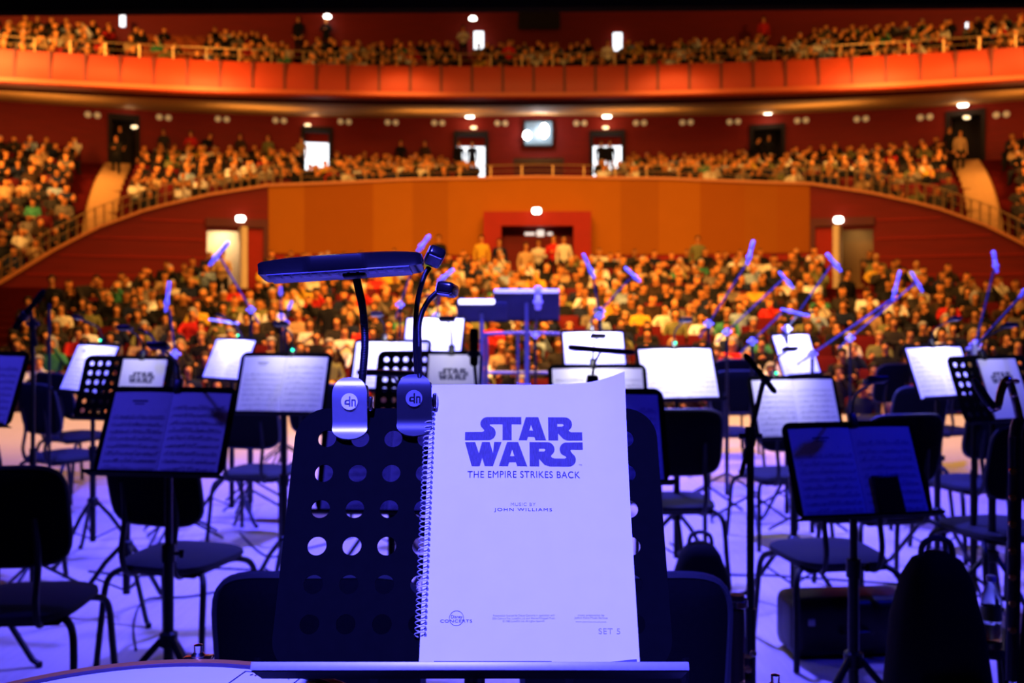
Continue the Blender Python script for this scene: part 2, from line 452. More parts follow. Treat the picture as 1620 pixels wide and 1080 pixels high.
# rails
def railing(name, pts, h, label, every, group=None, rb=.016):
    root = empty(name, pts[0], 0, label, 'railing', group)
    o = Vector(pts[0])
    b = MB(); b.tube([Vector(p) - o + Vector((0, 0, h)) for p in pts], .022, 6); b.build('handrail', M_RAIL, root)
    b = MB(); b.tube([Vector(p) - o + Vector((0, 0, h * .5)) for p in pts], .010, 5); b.build('midrail', M_RAIL, root)
    for p in pts[::every]:
        b = MB(); q = Vector(p) - o; b.box(q + Vector((0, 0, h / 2 - .02)), (.05, .02, h + .04)); b.build('post', M_RAIL, root)
    return root
mzp = lambda a, q, n: [(*arc(R1 + .1, lerp(a, q, i / n)), z_top(lerp(a, q, i / n))) for i in range(n + 1)]
railing('balustrade', mzp(-44, -20, 40), .62, 'bronze balustrade descending along the mezzanine parapet, photo left', 1)
railing('balustrade', mzp(20, 44, 40), .62, 'bronze balustrade descending along the mezzanine parapet, photo right', 1)
railing('balustrade', mzp(-18.5, 18.5, 30), .42, 'low rail above the orange panels at the mezzanine centre', 2)
railing('balustrade', [(*barc(R2 + .2, a), 10.62) for a in np.linspace(-25, 25, 46)], .5, 'long thin rail along the top of the upper balcony front', 1)
# mezzanine stair aisles
for s, nm in ((-1, 'left'), (1, 'right')):
    root = empty('stair_aisle', (*arc(R1 + .6, s * 33), mezz_z(27, 33)), 0, 'pale wooden stair aisle rising through the mezzanine seats, photo ' + nm, 'stairs')
    o = root.location
    for k in range(20):
        r = 26.7 + k * .53; t = k / 19; a = s * mezz_aisle(t)
        x, y = arc(r, a); z = mezz_z(r, a)
        b = MB(); b.box(Vector((x, y, z + .05)) - o, (1.0, .55, .34), rot=(0, 0, -R(a)), bev=.015); b.build('step', M_STEP, root)
# maroon seat-end blocks at the foot of the aisles
for px, py, nm in ((202, 318, 'left'), (1500, 318, 'right')):
    off = px - 850; a = off2phi(off, R1 + .8); x, y = arc(R1 + .8, a); z = mezz_z(R1 + .8, a)
    b = MB(); b.box((x, y, z + .42), (.55, .5, .84), rot=(0, 0, -R(a)), bev=.03)
    tag(b.build('seat_end_panel', M_SEATRED), 'maroon seat end panel at the foot of the stair aisle, photo ' + nm, 'panel')
# stalls doors
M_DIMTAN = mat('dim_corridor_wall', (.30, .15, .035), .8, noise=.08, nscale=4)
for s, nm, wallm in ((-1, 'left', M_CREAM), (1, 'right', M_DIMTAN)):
    a0, a1 = s * 22.75, s * 25.45
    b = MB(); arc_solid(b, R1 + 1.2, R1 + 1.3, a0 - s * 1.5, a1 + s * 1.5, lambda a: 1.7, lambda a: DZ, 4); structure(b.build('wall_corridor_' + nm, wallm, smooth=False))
    b = MB()
    f0 = s * 21.05; f1 = s * 25.6
    arc_solid(b, R1 - .16, R1 + .1, f0, f1, lambda a: DZ + .0, lambda a: DZ + .28, 4)
    arc_solid(b, R1 - .16, R1 + .1, f0, f0 + s * .35, lambda a: 1.9, lambda a: DZ + .28, 1)
    structure(b.build('trim_door_%s' % nm, mat('dark_red_door_frame', (.10, .006, .002), .6, noise=.1), smooth=False))
    b = MB(); arc_solid(b, R1 - .06, R1 + .02, s * 21.4, s * 22.75, lambda a: 1.9, lambda a: DZ - .05, 2)
    structure(b.build('door_%d' % (8 if s < 0 else 9), M_REDWOOD2, smooth=False))
    # open door leaf seen edge-on
    ap = s * (23.0 if s < 0 else 23.1); x, y = arc(R1 - .5, ap)
    b = MB(); b.box((x, y, 3.05), (.20, .9, 2.15), rot=(0, 0, -R(ap)), bev=.02)
    structure(b.build('door_%d' % (10 if s < 0 else 11), M_CREAM, smooth=False))
    x, y = arc(R1 + .7, s * 24.2)
    area('corridor_light_' + nm, (x, y - .1, DZ - .05), (x, y + .3, 2.6), .8, 34 if s < 0 else 8, (1, .78, .5))
# centre vestibule
b = MB(); b.box((-1.58, 35.5, 3.04), (.62, 1.2, 2.48)); b.box((1.58, 35.5, 3.04), (.62, 1.2, 2.48)); b.box((0, 35.5, 4.53), (3.78, 1.2, .5)); structure(b.build('trim_vestibule', M_REDWOOD2, smooth=False))
b = MB(); b.box((0, 36.05, 3.1), (2.54, .1, 2.5)); structure(b.build('wall_vestibule_back', M_REDWOOD, smooth=False))
for i, (px, py, w, h) in enumerate(((838, 369, .36, .10), (855, 368, .26, .22), (870, 369, .18, .10), (893, 352, .14, .16))):
    q = P(px, py, 35.7); b = MB(); b.box((q.x, 35.95, q.z), (w, .06, h), bev=.015)
    tag(b.build('foyer_lamp', mat('foyer_lamp_glass', (.8, .75, .7), .5, emit=(1, .85, .72), strength=1.1, noise=.03)), 'pale glowing foyer light inside the centre door, %s from its left side' % ordinal(i + 1), 'lamp', 'foyer lights in the centre door')
# exit lamps and mezzanine door lamps
def lamp(name, p, w, h, label, cat='lamp', group=None, rz=0):
    root = empty(name, p, rz, label, cat, group)
    b = MB(); b.box((0, .05, 0), (w * 1.1, .06, h * 1.15), bev=.02); b.build('housing', M_DARKVOID, root)
    b = MB(); b.box((0, -.05, 0), (w, .16, h), bev=.07, seg=3); b.build('lamp_glass', M_LAMP, root)
    return root
for px, py, lab in ((377, 346, 'bright exit lamp above the cream lit doorway, photo left'), (849, 338, 'bright exit lamp above the centre stalls door'), (1323, 348, 'bright exit lamp above the door with the tan wall')):
    off = px - 850; a = off2phi(off, R1 - .1); x, y = arc(R1 - .12, a); d = proj((x, y, 3))[2]
    if abs(a) < 2: y = 34.8
    lamp('exit_lamp', (x, y, HC - (py - HY) / F * d), .30, .20, lab, 'lamp', 'exit lamps over the stalls doors', -R(a))
names6 = ('first', 'second', 'third', 'fourth', 'fifth', 'sixth')
for i, (px, py) in enumerate(((195, 163), (494, 177), (743, 183), (960, 183), (1213, 177), (1516, 165))):
    a = off2phi(px - 850, RB - .3); x, y = arc(RB - .3, a); d = proj((x, y, 8))[2]
    z = HC - (py - HY) / F * d
    pl = bpy.data.lights.new('door_lamp_light', 'POINT'); pl.energy = 24; pl.color = (1, .72, .4); pl.shadow_soft_size = .2
    po = bpy.data.objects.new('door_lamp_light', pl); COL.objects.link(po); po.location = (x * .985, y - .45, z - .25)
    p = lamp('door_lamp', (x, y, z), .40, .24, '%s white lamp from the photo left under the balcony ceiling' % names6[i].capitalize(), 'lamp', 'lamps under the balcony ceiling', -R(a))
for i, (px, py) in enumerate(((205, 201), (484, 198), (749, 202), (958, 202), (1523, 186))):
    a = off2phi(px - 850, RB + .3); x, y = arc(RB - .06, a); d = proj((x, y, 8))[2]
    z = HC - (py - HY) / F * d
    b = MB(); b.lathe([(0, -.07), (.10, -.06), (.16, 0), (.12, .06), (0, .08)], 16, Matrix.Translation((x, y, z)) @ Matrix.Diagonal((1, .5, 1, 1)))
    tag(b.build('doorway_bulb', mat('doorway_bulb_glass', (1, .8, .5), .5, emit=(1, .72, .40), strength=2.2, noise=.02)), 'small warm lamp inside the %s mezzanine doorway from the photo left' % names6[i if i < 4 else 5], 'lamp', 'lamps in the mezzanine doorways')
k = 0
for px in (139, 254, 348, 440, 544, 619, 693, 793, 918, 1012, 1085, 1159, 1265, 1358, 1457, 1575):
    a = off2phi(px - 850, RB - .1); x, y = arc(RB - .08, a); d = proj((x, y, 8))[2]
    py = 195 - 19 * (abs(px - 850) / 850) ** 2
    z = HC - (py - HY) / F * d; k += 1
    root = empty('twin_wall_lamp', (x, y, z), -R(a), '%s dim twin wall lamp from the photo left on the mezzanine wall' % ordinal(k).capitalize(), 'wall lamp', 'twin lamps on the mezzanine wall')
    for s in (-1, 1):
        b = MB(); b.lathe([(0, -.03), (.12, -.025), (.14, 0), (.12, .05), (0, .06)], 14, Matrix.Translation((s * .19, 0, 0)) @ Matrix.Rotation(R(90), 4, 'X')); b.build('lamp_disc', M_SCONCE, root)
    b = MB(); b.box((0, .05, 0), (.5, .04, .08)); b.build('back_plate', M_DARKVOID, root)
# projection booth window with two lit projectors
M_BOOTH = mat('booth_glass', (.10, .14, .17), .2, noise=.1, emit=(.35, .55, .65), strength=.16)
q = P(852, 210, 47.6)
root = empty('projection_booth_window', (q.x, 47.8, q.z - .56), 0, 'grey blue projection booth window holding two glaring projector beams', 'window')
b = MB(); b.box((0, .05, .56), (1.3, .06, 1.14)); b.build('pane', M_BOOTH, root)
b = MB()
for s in (-1, 1): b.box((s * .68, 0, .56), (.08, .16, 1.25)); b.box((0, 0, .56 + s * .6), (1.4, .16, .08))
b.build('window_frame', M_DARKVOID, root)
for px, py, w, h, lab in ((834, 214, .36, .40, 'lower projector lens glaring white in the booth window, photo left one'), (861, 207, .40, .68, 'taller projector lens glaring white in the booth window, photo right one')):
    q = P(px, py, 47.6); b = MB(); b.lathe([(0, -.2), (.5, -.18), (.5, 0), (0, 0)], 20, Matrix.Translation((q.x, 47.55, q.z)) @ Matrix.Diagonal((w, .5, h, 1)) @ Matrix.Rotation(R(90), 4, 'X'))
    tag(b.build('projector', mat('projector_beam_glass', (1, 1, 1), .3, emit=(.95, .97, 1), strength=20, noise=.02)), lab, 'projector', 'projectors in the booth window')
# control desk under the booth
q = P(852, 262, 39.5)
root = empty('control_desk', (q.x, 39.6, mezz_z(29.6, 0)), 0, 'purple lit control desk in front of the projection booth', 'desk')
M_PURPLELIGHT = mat('purple_desk_cloth', (.06, .003, .018), .8, noise=.1)  # purple light on desk and console put into their colour
b = MB(); b.box((0, 0, .55), (1.95, .7, 1.1), bev=.03); b.build('desk_body', M_PURPLELIGHT, root)
b = MB(); b.box((0, .1, 1.2), (2.0, .8, .24), bev=.04); b.build('console', mat('dark_console', (.03, .006, .016), .5, noise=.1), root)

# glow of the projectors; unseen fill lights added to brighten the soffit
pl = bpy.data.lights.new('projector_glow', 'POINT'); pl.energy = 90; pl.color = (.9, .92, 1); pl.shadow_soft_size = .3
po = bpy.data.objects.new('projector_glow', pl); COL.objects.link(po); po.location = (.1, 46.6, 9.9)
for a_ in (-34, -20, -7, 7, 20, 34):
    x, y = arc(34.0, a_)
    area('mezzanine_soffit_fill', (x, y, mezz_z(34, a_) + 2.0), (x * 1.03, y + .6, 12), 3.5, 70, (1, .58, .18), 1.0)
for px, py in ((748, 29), (518, 26)):
    q = P(px, py, 47.8); b = MB(); b.lathe([(0, -.1), (.16, -.06), (.18, 0), (.12, .07), (0, .1)], 14, Matrix.Translation(q))
    tag(b.build('balcony_lamp', M_LAMP), 'small round lamp high on the balcony wall ' + ('beside the bright slit' if px > 700 else 'above the grey haired person'), 'lamp', 'lamps on the balcony wall')
# ------------------------------------------------------------------ audience
M_SKIN = mat('skin', (.74, .27, .065), .6, noise=.05, nscale=30, rnd=.22)
M_SHIRT = mat('clothing', (.5, .5, .5), .9, noise=.12, nscale=25, spec=.1, objcol=True)
M_TROUSER = mat('dark_trousers', (.012, .011, .012), .9, noise=.2, nscale=25, spec=.1)
M_HAIR = mat('hair', (.1, .05, .02), .7, noise=.3, nscale=60, spec=.2, objcol=True)
M_EYE = mat('eye_and_lip', (.08, .025, .015), .5, noise=.1)

def skin_figure(J, bones, sub):
    """one continuous skinned body from joints {name:(pos, rx, ry)}; returns mesh and joint table"""
    names = list(J); me = bpy.data.meshes.new('fig')
    me.from_pydata([J[n][0] for n in names], [(names.index(a), names.index(c)) for a, c in bones], [])
    o = bpy.data.objects.new('fig', me); COL.objects.link(o)
    m = o.modifiers.new('s', 'SKIN'); m.use_smooth_shade = True
    sv = me.skin_vertices[0].data
    for i, n in enumerate(names):
        sv[i].radius = (J[n][1], J[n][2]); sv[i].use_root = (n == 'pelvis')
    if sub: o.modifiers.new('d', 'SUBSURF').levels = sub
    out = bpy.data.meshes.new_from_object(o.evaluated_get(bpy.context.evaluated_depsgraph_get()))
    bpy.data.objects.remove(o); bpy.data.meshes.remove(me)
    return out
def seated(pose):
    J = dict(pelvis=((0, .06, .53), .16, .13), spine=((0, .08, .74), .155, .115), chest=((0, .08, .93), .175, .12), collar=((0, .07, 1.05), .085, .07),
             neck=((0, .05, 1.11), .052, .055), jaw=((0, .02, 1.18), .066, .08), brow=((0, .025, 1.245), .076, .092), crown=((0, .03, 1.30), .05, .06))
    B = [('pelvis', 'spine'), ('spine', 'chest'), ('chest', 'collar'), ('collar', 'neck'), ('neck', 'jaw'), ('jaw', 'brow'), ('brow', 'crown')]
    for s, k in ((-1, 'l'), (1, 'r')):
        hand = {'lap': (s * .07, -.20, .68), 'folded': (-s * .10, -.14, .86), 'raised': (s * .10, -.22, 1.16) if s > 0 else (s * .07, -.2, .7), 'clap': (s * .03, -.26, .96), 'chin': (s * .05, -.08, 1.10) if s > 0 else (-.06, -.16, .82)}[pose]
        elbow = {'lap': (s * .25, 0, .77), 'folded': (s * .24, -.05, .80), 'raised': (s * .27, -.08, .86), 'clap': (s * .24, -.03, .80), 'chin': (s * .22, -.10, .82)}[pose]
        hv = Vector(hand); ev = Vector(elbow); w = ev.lerp(hv, .86); tip = hv + (hv - ev).normalized() * .09
        J['sh' + k] = ((s * .185, .07, 1.0), .07, .07); J['el' + k] = (elbow, .05, .05); J['wr' + k] = (tuple(w), .034, .034); J['ha' + k] = (tuple(tip), .03, .04)
        J['hip' + k] = ((s * .10, -.02, .52), .095, .09); J['kn' + k] = ((s * .14, -.38, .52), .07, .07); J['an' + k] = ((s * .14, -.40, .12), .048, .05); J['to' + k] = ((s * .15, -.55, .05), .04, .04)
        B += [('chest', 'sh' + k), ('sh' + k, 'el' + k), ('el' + k, 'wr' + k), ('wr' + k, 'ha' + k), ('pelvis', 'hip' + k), ('hip' + k, 'kn' + k), ('kn' + k, 'an' + k), ('an' + k, 'to' + k)]
    return J, B
def standing(pose):
    J = dict(pelvis=((0, 0, .93), .15, .11), spine=((0, .01, 1.12), .15, .105), chest=((0, .01, 1.32), .175, .115), collar=((0, .01, 1.45), .085, .07),
             neck=((0, 0, 1.51), .052, .055), jaw=((0, -.03, 1.58), .066, .08), brow=((0, -.025, 1.66), .078, .094), crown=((0, -.02, 1.72), .05, .06))
    B = [('pelvis', 'spine'), ('spine', 'chest'), ('chest', 'collar'), ('collar', 'neck'), ('neck', 'jaw'), ('jaw', 'brow'), ('brow', 'crown')]
    if pose == 'lean':
        for n in J:
            p, a, c = J[n]; h = p[2] - .93
            if h > 0: J[n] = ((p[0] + h * .55, p[1] - h * .25, .93 + h * .84), a, c)
    ch = Vector(J['chest'][0])
    for s, k in ((-1, 'l'), (1, 'r')):
        J['sh' + k] = ((ch.x + s * .19, ch.y, ch.z + .07), .07, .07)
        if pose == 'arms': el = (s * .27, -.08, 1.12); ha = (s * .04, -.26, 1.18)
        elif pose == 'lean': el = (ch.x + s * .2 + .05, ch.y - .2, ch.z - .2); ha = (ch.x + s * .14 + .2, ch.y - .35, ch.z - .38)
        else: el = (s * .25, .02, 1.12); ha = (s * .24, -.06, .86)
        hv = Vector(ha); ev = Vector(el); w = ev.lerp(hv, .86); tip = hv + (hv - ev).normalized() * .09
        J['el' + k] = (el, .048, .05); J['wr' + k] = (tuple(w), .033, .034); J['ha' + k] = (tuple(tip), .028, .04)
        J['hip' + k] = ((s * .10, 0, .86), .09, .095); J['kn' + k] = ((s * .11, -.02, .49), .066, .07); J['an' + k] = ((s * .11, .02, .09), .045, .05); J['to' + k] = ((s * .12, -.13, .04), .04, .035)
        B += [('chest', 'sh' + k), ('sh' + k, 'el' + k), ('el' + k, 'wr' + k), ('wr' + k, 'ha' + k), ('pelvis', 'hip' + k), ('hip' + k, 'kn' + k), ('kn' + k, 'an' + k), ('an' + k, 'to' + k)]
    return J, B
SK, SH, TR = 0, 1, 2
def region(n):
    if n in ('neck', 'jaw', 'brow', 'crown') or n[:2] in ('ha',): return SK
    if n[:2] in ('hi', 'kn', 'an', 'to'): return TR
    return SH
def classify(pts, J):
    names = list(J); A = np.array([J[n][0] for n in names]); reg = np.array([region(n) for n in names])
    out = []
    for p in pts:
        out.append(reg[np.argmin(((A - p) ** 2).sum(1) + np.array([0.0 if n != 'pelvis' else .004 for n in names]))])
    return out
def make_proto(JB, sub=1):
    J, B = JB
    me = skin_figure(J, B, sub)
    for x in (M_SKIN, M_SHIRT, M_TROUSER, M_EYE): me.materials.append(x)
    pts = [np.array(p.center) for p in me.polygons]
    for p, r in zip(me.polygons, classify(pts, J)): p.material_index = int(r); p.use_smooth = True
    brow = Vector(J['brow'][0]); jaw = Vector(J['jaw'][0])
    def nearest(q): return min(me.polygons, key=lambda f: (f.center - q).length)
    nose = min(me.vertices, key=lambda v: (v.co - (brow.lerp(jaw, .45) + Vector((0, -.10, 0)))).length)
    nose.co += Vector((0, -.022, -.004))
    fid = [nearest(brow + Vector((s * .034, -.09, -.012))).index for s in (-1, 1)] + [nearest(jaw + Vector((0, -.09, -.012))).index]
    bm = bmesh.new(); bm.from_mesh(me); bm.faces.ensure_lookup_table()
    for f in [bm.faces[i] for i in dict.fromkeys(fid)]:
        bmesh.ops.inset_individual(bm, faces=[f], thickness=min(e.calc_length() for e in f.edges) * .36); f.material_index = 3
    bm.to_mesh(me); bm.free()
    c = brow + Vector((0, .014, .016))
    t = bmesh.new(); bmesh.ops.create_uvsphere(t, u_segments=14, v_segments=9, radius=1)
    bmesh.ops.transform(t, matrix=Matrix.Translation(c) @ Matrix.Diagonal((.094, .112, .106, 1)), verts=t.verts)
    dead = [f for f in t.faces if (f.calc_center_median() - c).y < -.045 and (f.calc_center_median() - c).z < .055 or (f.calc_center_median() - c).z < -.075]
    bmesh.ops.delete(t, geom=dead, context='FACES')
    hb = MB(); hb.add(t); hair = hb.mesh('hair', M_HAIR)
    t = bmesh.new(); bmesh.ops.create_uvsphere(t, u_segments=14, v_segments=10, radius=1)
    bmesh.ops.transform(t, matrix=Matrix.Translation(c + Vector((0, .02, -.05))) @ Matrix.Diagonal((.105, .105, .17, 1)), verts=t.verts)
    dead = [f for f in t.faces if (f.calc_center_median() - c).y < -.03 and (f.calc_center_median() - c).z < .06]
    bmesh.ops.delete(t, geom=dead, context='FACES')
    hb = MB(); hb.add(t); longhair = hb.mesh('hair', M_HAIR)
    return me, hair, longhair
POSES = ['lap', 'folded', 'raised', 'clap', 'chin']
PROTO = [make_proto(seated(p)) for p in POSES]
STAND = {p: make_proto(standing(p)) for p in ('still', 'arms', 'lean')}

SHIRTS = [('black', (.010, .009, .010), 40), ('charcoal', (.03, .023, .018), 18), ('navy', (.012, .016, .035), 8), ('dark brown', (.04, .02, .01), 11), ('grey', (.17, .13, .09), 6),
          ('cream', (.72, .62, .45), 7), ('white', (.85, .80, .72), 5), ('tan', (.45, .27, .12), 5), ('olive', (.16, .15, .05), 5), ('red', (.55, .02, .015), 3), ('mustard', (.65, .36, .03), 3), ('pale blue', (.28, .36, .45), 3), ('green', (.05, .22, .10), 2)]
HAIRS = [('dark', (.012, .007, .004), 10), ('brown', (.07, .03, .012), 8), ('fair', (.42, .24, .09), 3), ('grey', (.35, .31, .27), 3)]
def pick(L): return random.choices(L, [x[2] for x in L])[0]

# every occupied place: (x, y, z, facing, tier, row, place)
places = []; seats = []
for k, r in enumerate(row_r):
    lim = 23.5 if r < 30 else 23.5 - (r - 30) * 1.0
    n = int(2 * R(lim) * r / .56); 
    for i in range(n):
        ph = -lim + 2 * lim * (i + .5) / n + (.5 if k % 2 else 0) * math.degrees(.28 / r)
        x = r * math.sin(R(ph)); y = -5 + r * math.cos(R(ph))
        if r > 32 and abs(abs(ph) - 14.6) * R(1) * r < .75: continue
        if r > 35.5 and abs(x) < .95: continue
        if math.hypot(x, y - C1) > R1 - 1.0: continue
        seats.append((x, y, stalls_z(x, y), -R(ph), 'stalls', k + 1, i + 1))
for r in MR[:-1]:
    for s in (0,):
        n = int(R(104) * r / .57)
        for i in range(n):
            ph = -52 + 104 * (i + .5) / n
            x, y = arc(r, ph); t = (r - 26.95) / 10.45
            if abs(abs(ph) - mezz_aisle(t)) * R(1) * r < .95: continue
            if abs(x) < 4.4 and r < 33 and abs(x) < 2.4: continue
            if abs(x) < 4.2 and r > 33: continue
            if abs(ph) < 14 and r > 35.2: continue
            sx_ = proj((x, y, 8))[0]
            if r < 28.2 and (185 < sx_ < 220 or 1483 < sx_ < 1517): continue
            if r > 30.2 and any(a_ - 8 < sx_ < b_ + 8 for a_, b_ in ((482, 522), (722, 768), (936, 984))): continue
            if r > 33.5 and any(a_ < sx_ < b_ for a_, b_ in ((170, 212), (1180, 1238), (1494, 1548))): continue
            seats.append((x, y, mezz_z(r, ph), -R(ph), 'mezz', 0, 0))
for r in BR[:-1]:
    n = int(R(2 * BPH) * r / .57)
    for i in range(n):
        ph = -BPH + 2 * BPH * (i + .5) / n
        x, y = barc(r, ph); px = proj((x, y, 12))[0]
        if any(abs(px - c) < 14 for c in (190, 470, 735, 968, 1225, 1520)): continue
        if r > 68.5 and abs(x) < 12 : continue
        seats.append((x, y, balc_z(r), -R(ph), 'balc', 0, 0))
def inview(p):
    px, py, d = proj(p); return -25 < px < 1645 and -10 < py < 700
seats = [s for s in seats if inview((s[0], s[1], s[2] + 1.1))]
near = sorted([s for s in seats if s[4] == 'stalls'], key=lambda s: proj(s[:3])[2])
occ = {'stalls': .90, 'mezz': .86, 'balc': .80}
# individual seats and people: the nearest ones
sb = MB(); sb.box((0, .0, .43), (.50, .46, .11), bev=.03); seat_me = sb.mesh('seat_cushion', M_SEATRED)
sb = MB(); sb.box((0, .27, .68), (.52, .09, .62), bev=.035, rot=(-.16, 0, 0)); sb.box((0, .25, .20), (.44, .06, .36)); back_me = sb.mesh('backrest', M_SEATRED)
sb = MB(); sb.box((0, .03, .60), (.055, .36, .05), bev=.015); sb.box((0, .1, .29), (.045, .16, .58)); arm_me = sb.mesh('armrest', mat('seat_dark_wood', (.06, .015, .006), .5, noise=.1))
n_person = 0; N_IND = 262; n_seat = 0; N_SEAT = 290
rest_seat = []; rest_people = []
for s in near:
    x, y, z, rz, tier, row, pl = s
    where = '%s stalls row, %s place from its left' % (ordinal(row), ordinal(pl))
    if n_seat < N_SEAT:
        t = empty('theatre_seat', (x, y, z), rz, 'red theatre seat, ' + where, 'theatre seat', 'red seats in the front stalls rows')
        link('seat_cushion', seat_me, t); link('backrest', back_me, t)
        for q in (-1, 1):
            a = link('armrest', arm_me, t); a.location.x = q * .265
        n_seat += 1
    else: rest_seat.append(s)
    if random.random() < occ['stalls']:
        if n_person < N_IND:
            i = random.randrange(len(PROTO)); sh = pick(SHIRTS); hr = pick(HAIRS); lg = random.random() < .4
            p = link('person', PROTO[i][0]); p.location = (x, y + .02, z - .03); p.rotation_euler = (0, 0, rz + random.uniform(-.3, .3))
            f = random.uniform(.95, 1.06); p.scale = (f, f, f); p.color = (*sh[1], 1)
            tag(p, 'person in %s top, %s%s hair, %s' % (sh[0], 'long ' if lg else '', hr[0], where), 'person', 'audience in the front stalls rows')
            h = link('hair', PROTO[i][2 if lg else 1], p); h.color = (*hr[1], 1)
            n_person += 1
        else: rest_people.append(s)
for s in seats:
    if s[4] == 'stalls': continue
    rest_seat.append(s)
    empty_zone = s[4] == 'balc' and 200 < proj(s[:3])[0] < 330
    if random.random() < (occ[s[4]] * (.25 if empty_zone else 1)): rest_people.append(s)
# everybody further back, one object
def mass(name, protos, items, colour_fn, mats):
    V = []; FC = []; FS = []; CC = []; nv = 0
    for s in items:
        k = random.randrange(len(protos)); co, faces, reg = protos[k]
        f = random.uniform(.94, 1.06); a = s[3] + (random.uniform(-.35, .35) if len(protos) > 1 else 0)
        c, sn = math.cos(a), math.sin(a)
        q = co * f; many = len(protos) > 1; jx = random.uniform(-.07, .07) * many; jy = random.uniform(-.09, .03) * many
        w = np.stack([q[:, 0] * c - q[:, 1] * sn + s[0] + jx, q[:, 0] * sn + q[:, 1] * c + s[1] + jy, q[:, 2] + s[2] - .03], 1)
        V.append(w); col = colour_fn(); CC.append(np.array(col)[reg])
        FC.extend([[i + nv for i in fc] for fc in faces]); nv += len(co)
    V = np.concatenate(V); CC = np.concatenate(CC)
    me = bpy.data.meshes.new(name); me.from_pydata(V.tolist(), [], FC)
    ca = me.color_attributes.new('tone', 'FLOAT_COLOR', 'POINT')
    ca.data.foreach_set('color', np.concatenate([CC, np.ones((len(CC), 1))], 1).astype(np.float32).ravel())
    for m in mats: me.materials.append(m)
    me.polygons.foreach_set('use_smooth', [True] * len(me.polygons))
    return link(name, me)
low = []
for p in POSES:
    J, Bn = seated(p); me = skin_figure(J, Bn, 0)
    co = np.array([v.co[:] for v in me.vertices]); faces = [list(f.vertices) for f in me.polygons]
    reg = np.array(classify(co, J))
    hd = co[:, 2] > 1.14
    hair = (co[:, 2] > 1.275) | ((co[:, 1] > .06) & hd)
    reg[hair] = 3
    # finer head
    t = bmesh.new(); bmesh.ops.create_uvsphere(t, u_segments=8, v_segments=6, radius=1)
    bmesh.ops.transform(t, matrix=Matrix.Translation((0, .022, 1.222)) @ Matrix.Diagonal((.082, .10, .118, 1)), verts=t.verts)
    c2 = np.array([v.co[:] for v in t.verts]); n0 = len(co)
    faces += [[v.index + n0 for v in f.verts] for f in t.faces] if not t.verts.index_update() else []
    r2 = np.where((c2[:, 2] > 1.268) | ((c2[:, 1] > .055) & (c2[:, 2] > 1.14)), 3, 0)
    co = np.concatenate([co, c2]); reg = np.concatenate([reg, r2]); t.free()
    low.append((co, faces, reg))
def person_colour():
    sk = np.array((.74, .27, .065)) * random.uniform(.55, 1.3)
    return [sk, pick(SHIRTS)[1], (.012, .011, .012), pick(HAIRS)[1]]
M_CROWD = mat('crowd_clothing_and_skin', (.5, .5, .5), .8, attr='tone', spec=.12)
o = mass('crowd', low, rest_people, person_colour, [M_CROWD])
tag(o, 'seated audience filling the rear stalls, the mezzanine and the upper balcony', 'crowd', kind='stuff')
def box_np(c, s):
    v = np.array([[x, y, z] for x in (-.5, .5) for y in (-.5, .5) for z in (-.5, .5)]) * s + np.array(c)
    return v, [[0, 1, 3, 2], [4, 6, 7, 5], [0, 4, 5, 1], [2, 3, 7, 6], [0, 2, 6, 4], [1, 5, 7, 3]]
sv = []; sf = []
for c, s in (((0, 0, .46), (.48, .46, .1)), ((0, .28, .70), (.50, .09, .60))):
    v, f = box_np(c, s); sf += [[i + sum(len(q) for q in sv) for i in g] for g in f]; sv.append(v)
sv = np.concatenate(sv)
def seat_colour():
    f = random.uniform(.75, 1.2); return [(.10 * f, .005, .005)]
o = mass('theatre_seats', [(sv, sf, np.zeros(len(sv), int))], [s for s in rest_seat if s[4] != 'balc'], seat_colour, [M_CROWD])
tag(o, 'red upholstered seat rows of the rear stalls and the mezzanine', 'seats', kind='stuff')
def seat_colour(): f = random.uniform(.8, 1.2); return [(.30 * f, .06 * f, .015)]
o = mass('balcony_seats', [(sv, sf, np.zeros(len(sv), int))], [s for s in rest_seat if s[4] == 'balc'], seat_colour, [M_CROWD])
tag(o, 'wood backed seat rows of the upper balcony', 'seats', kind='stuff')
# people on their feet
def z_at(x, y, tier):
    if tier == 's': return stalls_z(x, y) if stalls_r(x, y) < 38.7 else 2.05
    if tier == 'm':
        r = math.hypot(x, y - C1); return mezz_z(r, math.degrees(math.atan2(x, y - C1)))
    return balc_z(math.hypot(x, y - C2))
def stand_person(px, py, tier, pose, shirt, hair, label, rz=0, long=False, rng=None):
    best = None
    a, c = rng or {'s': (18, 35.5), 'm': (29, 47.4), 'b': (36, 48)}[tier]
    for i in range(300):
        d = lerp(a, c, i / 299); q = P(px, py, d)
        if tier == 'm' and not (R1 + .6 < math.hypot(q.x, q.y - C1) < RB - .4): continue
        e = abs(q.z - z_at(q.x, q.y, tier) - 1.78)
        if best is None or e < best[0]: best = (e, q)
    q = best[1]
    me, h1, h2 = STAND[pose]
    p = link('person', me); p.location = (q.x, q.y, z_at(q.x, q.y, tier)); p.rotation_euler = (0, 0, rz)
    p.color = (*dict((s[0], s[1]) for s in SHIRTS)[shirt], 1)
    tag(p, label, 'person', 'people on their feet')
    h = link('hair', h2 if long else h1, p); h.color = (*dict((s[0], s[1]) for s in HAIRS)[hair], 1)
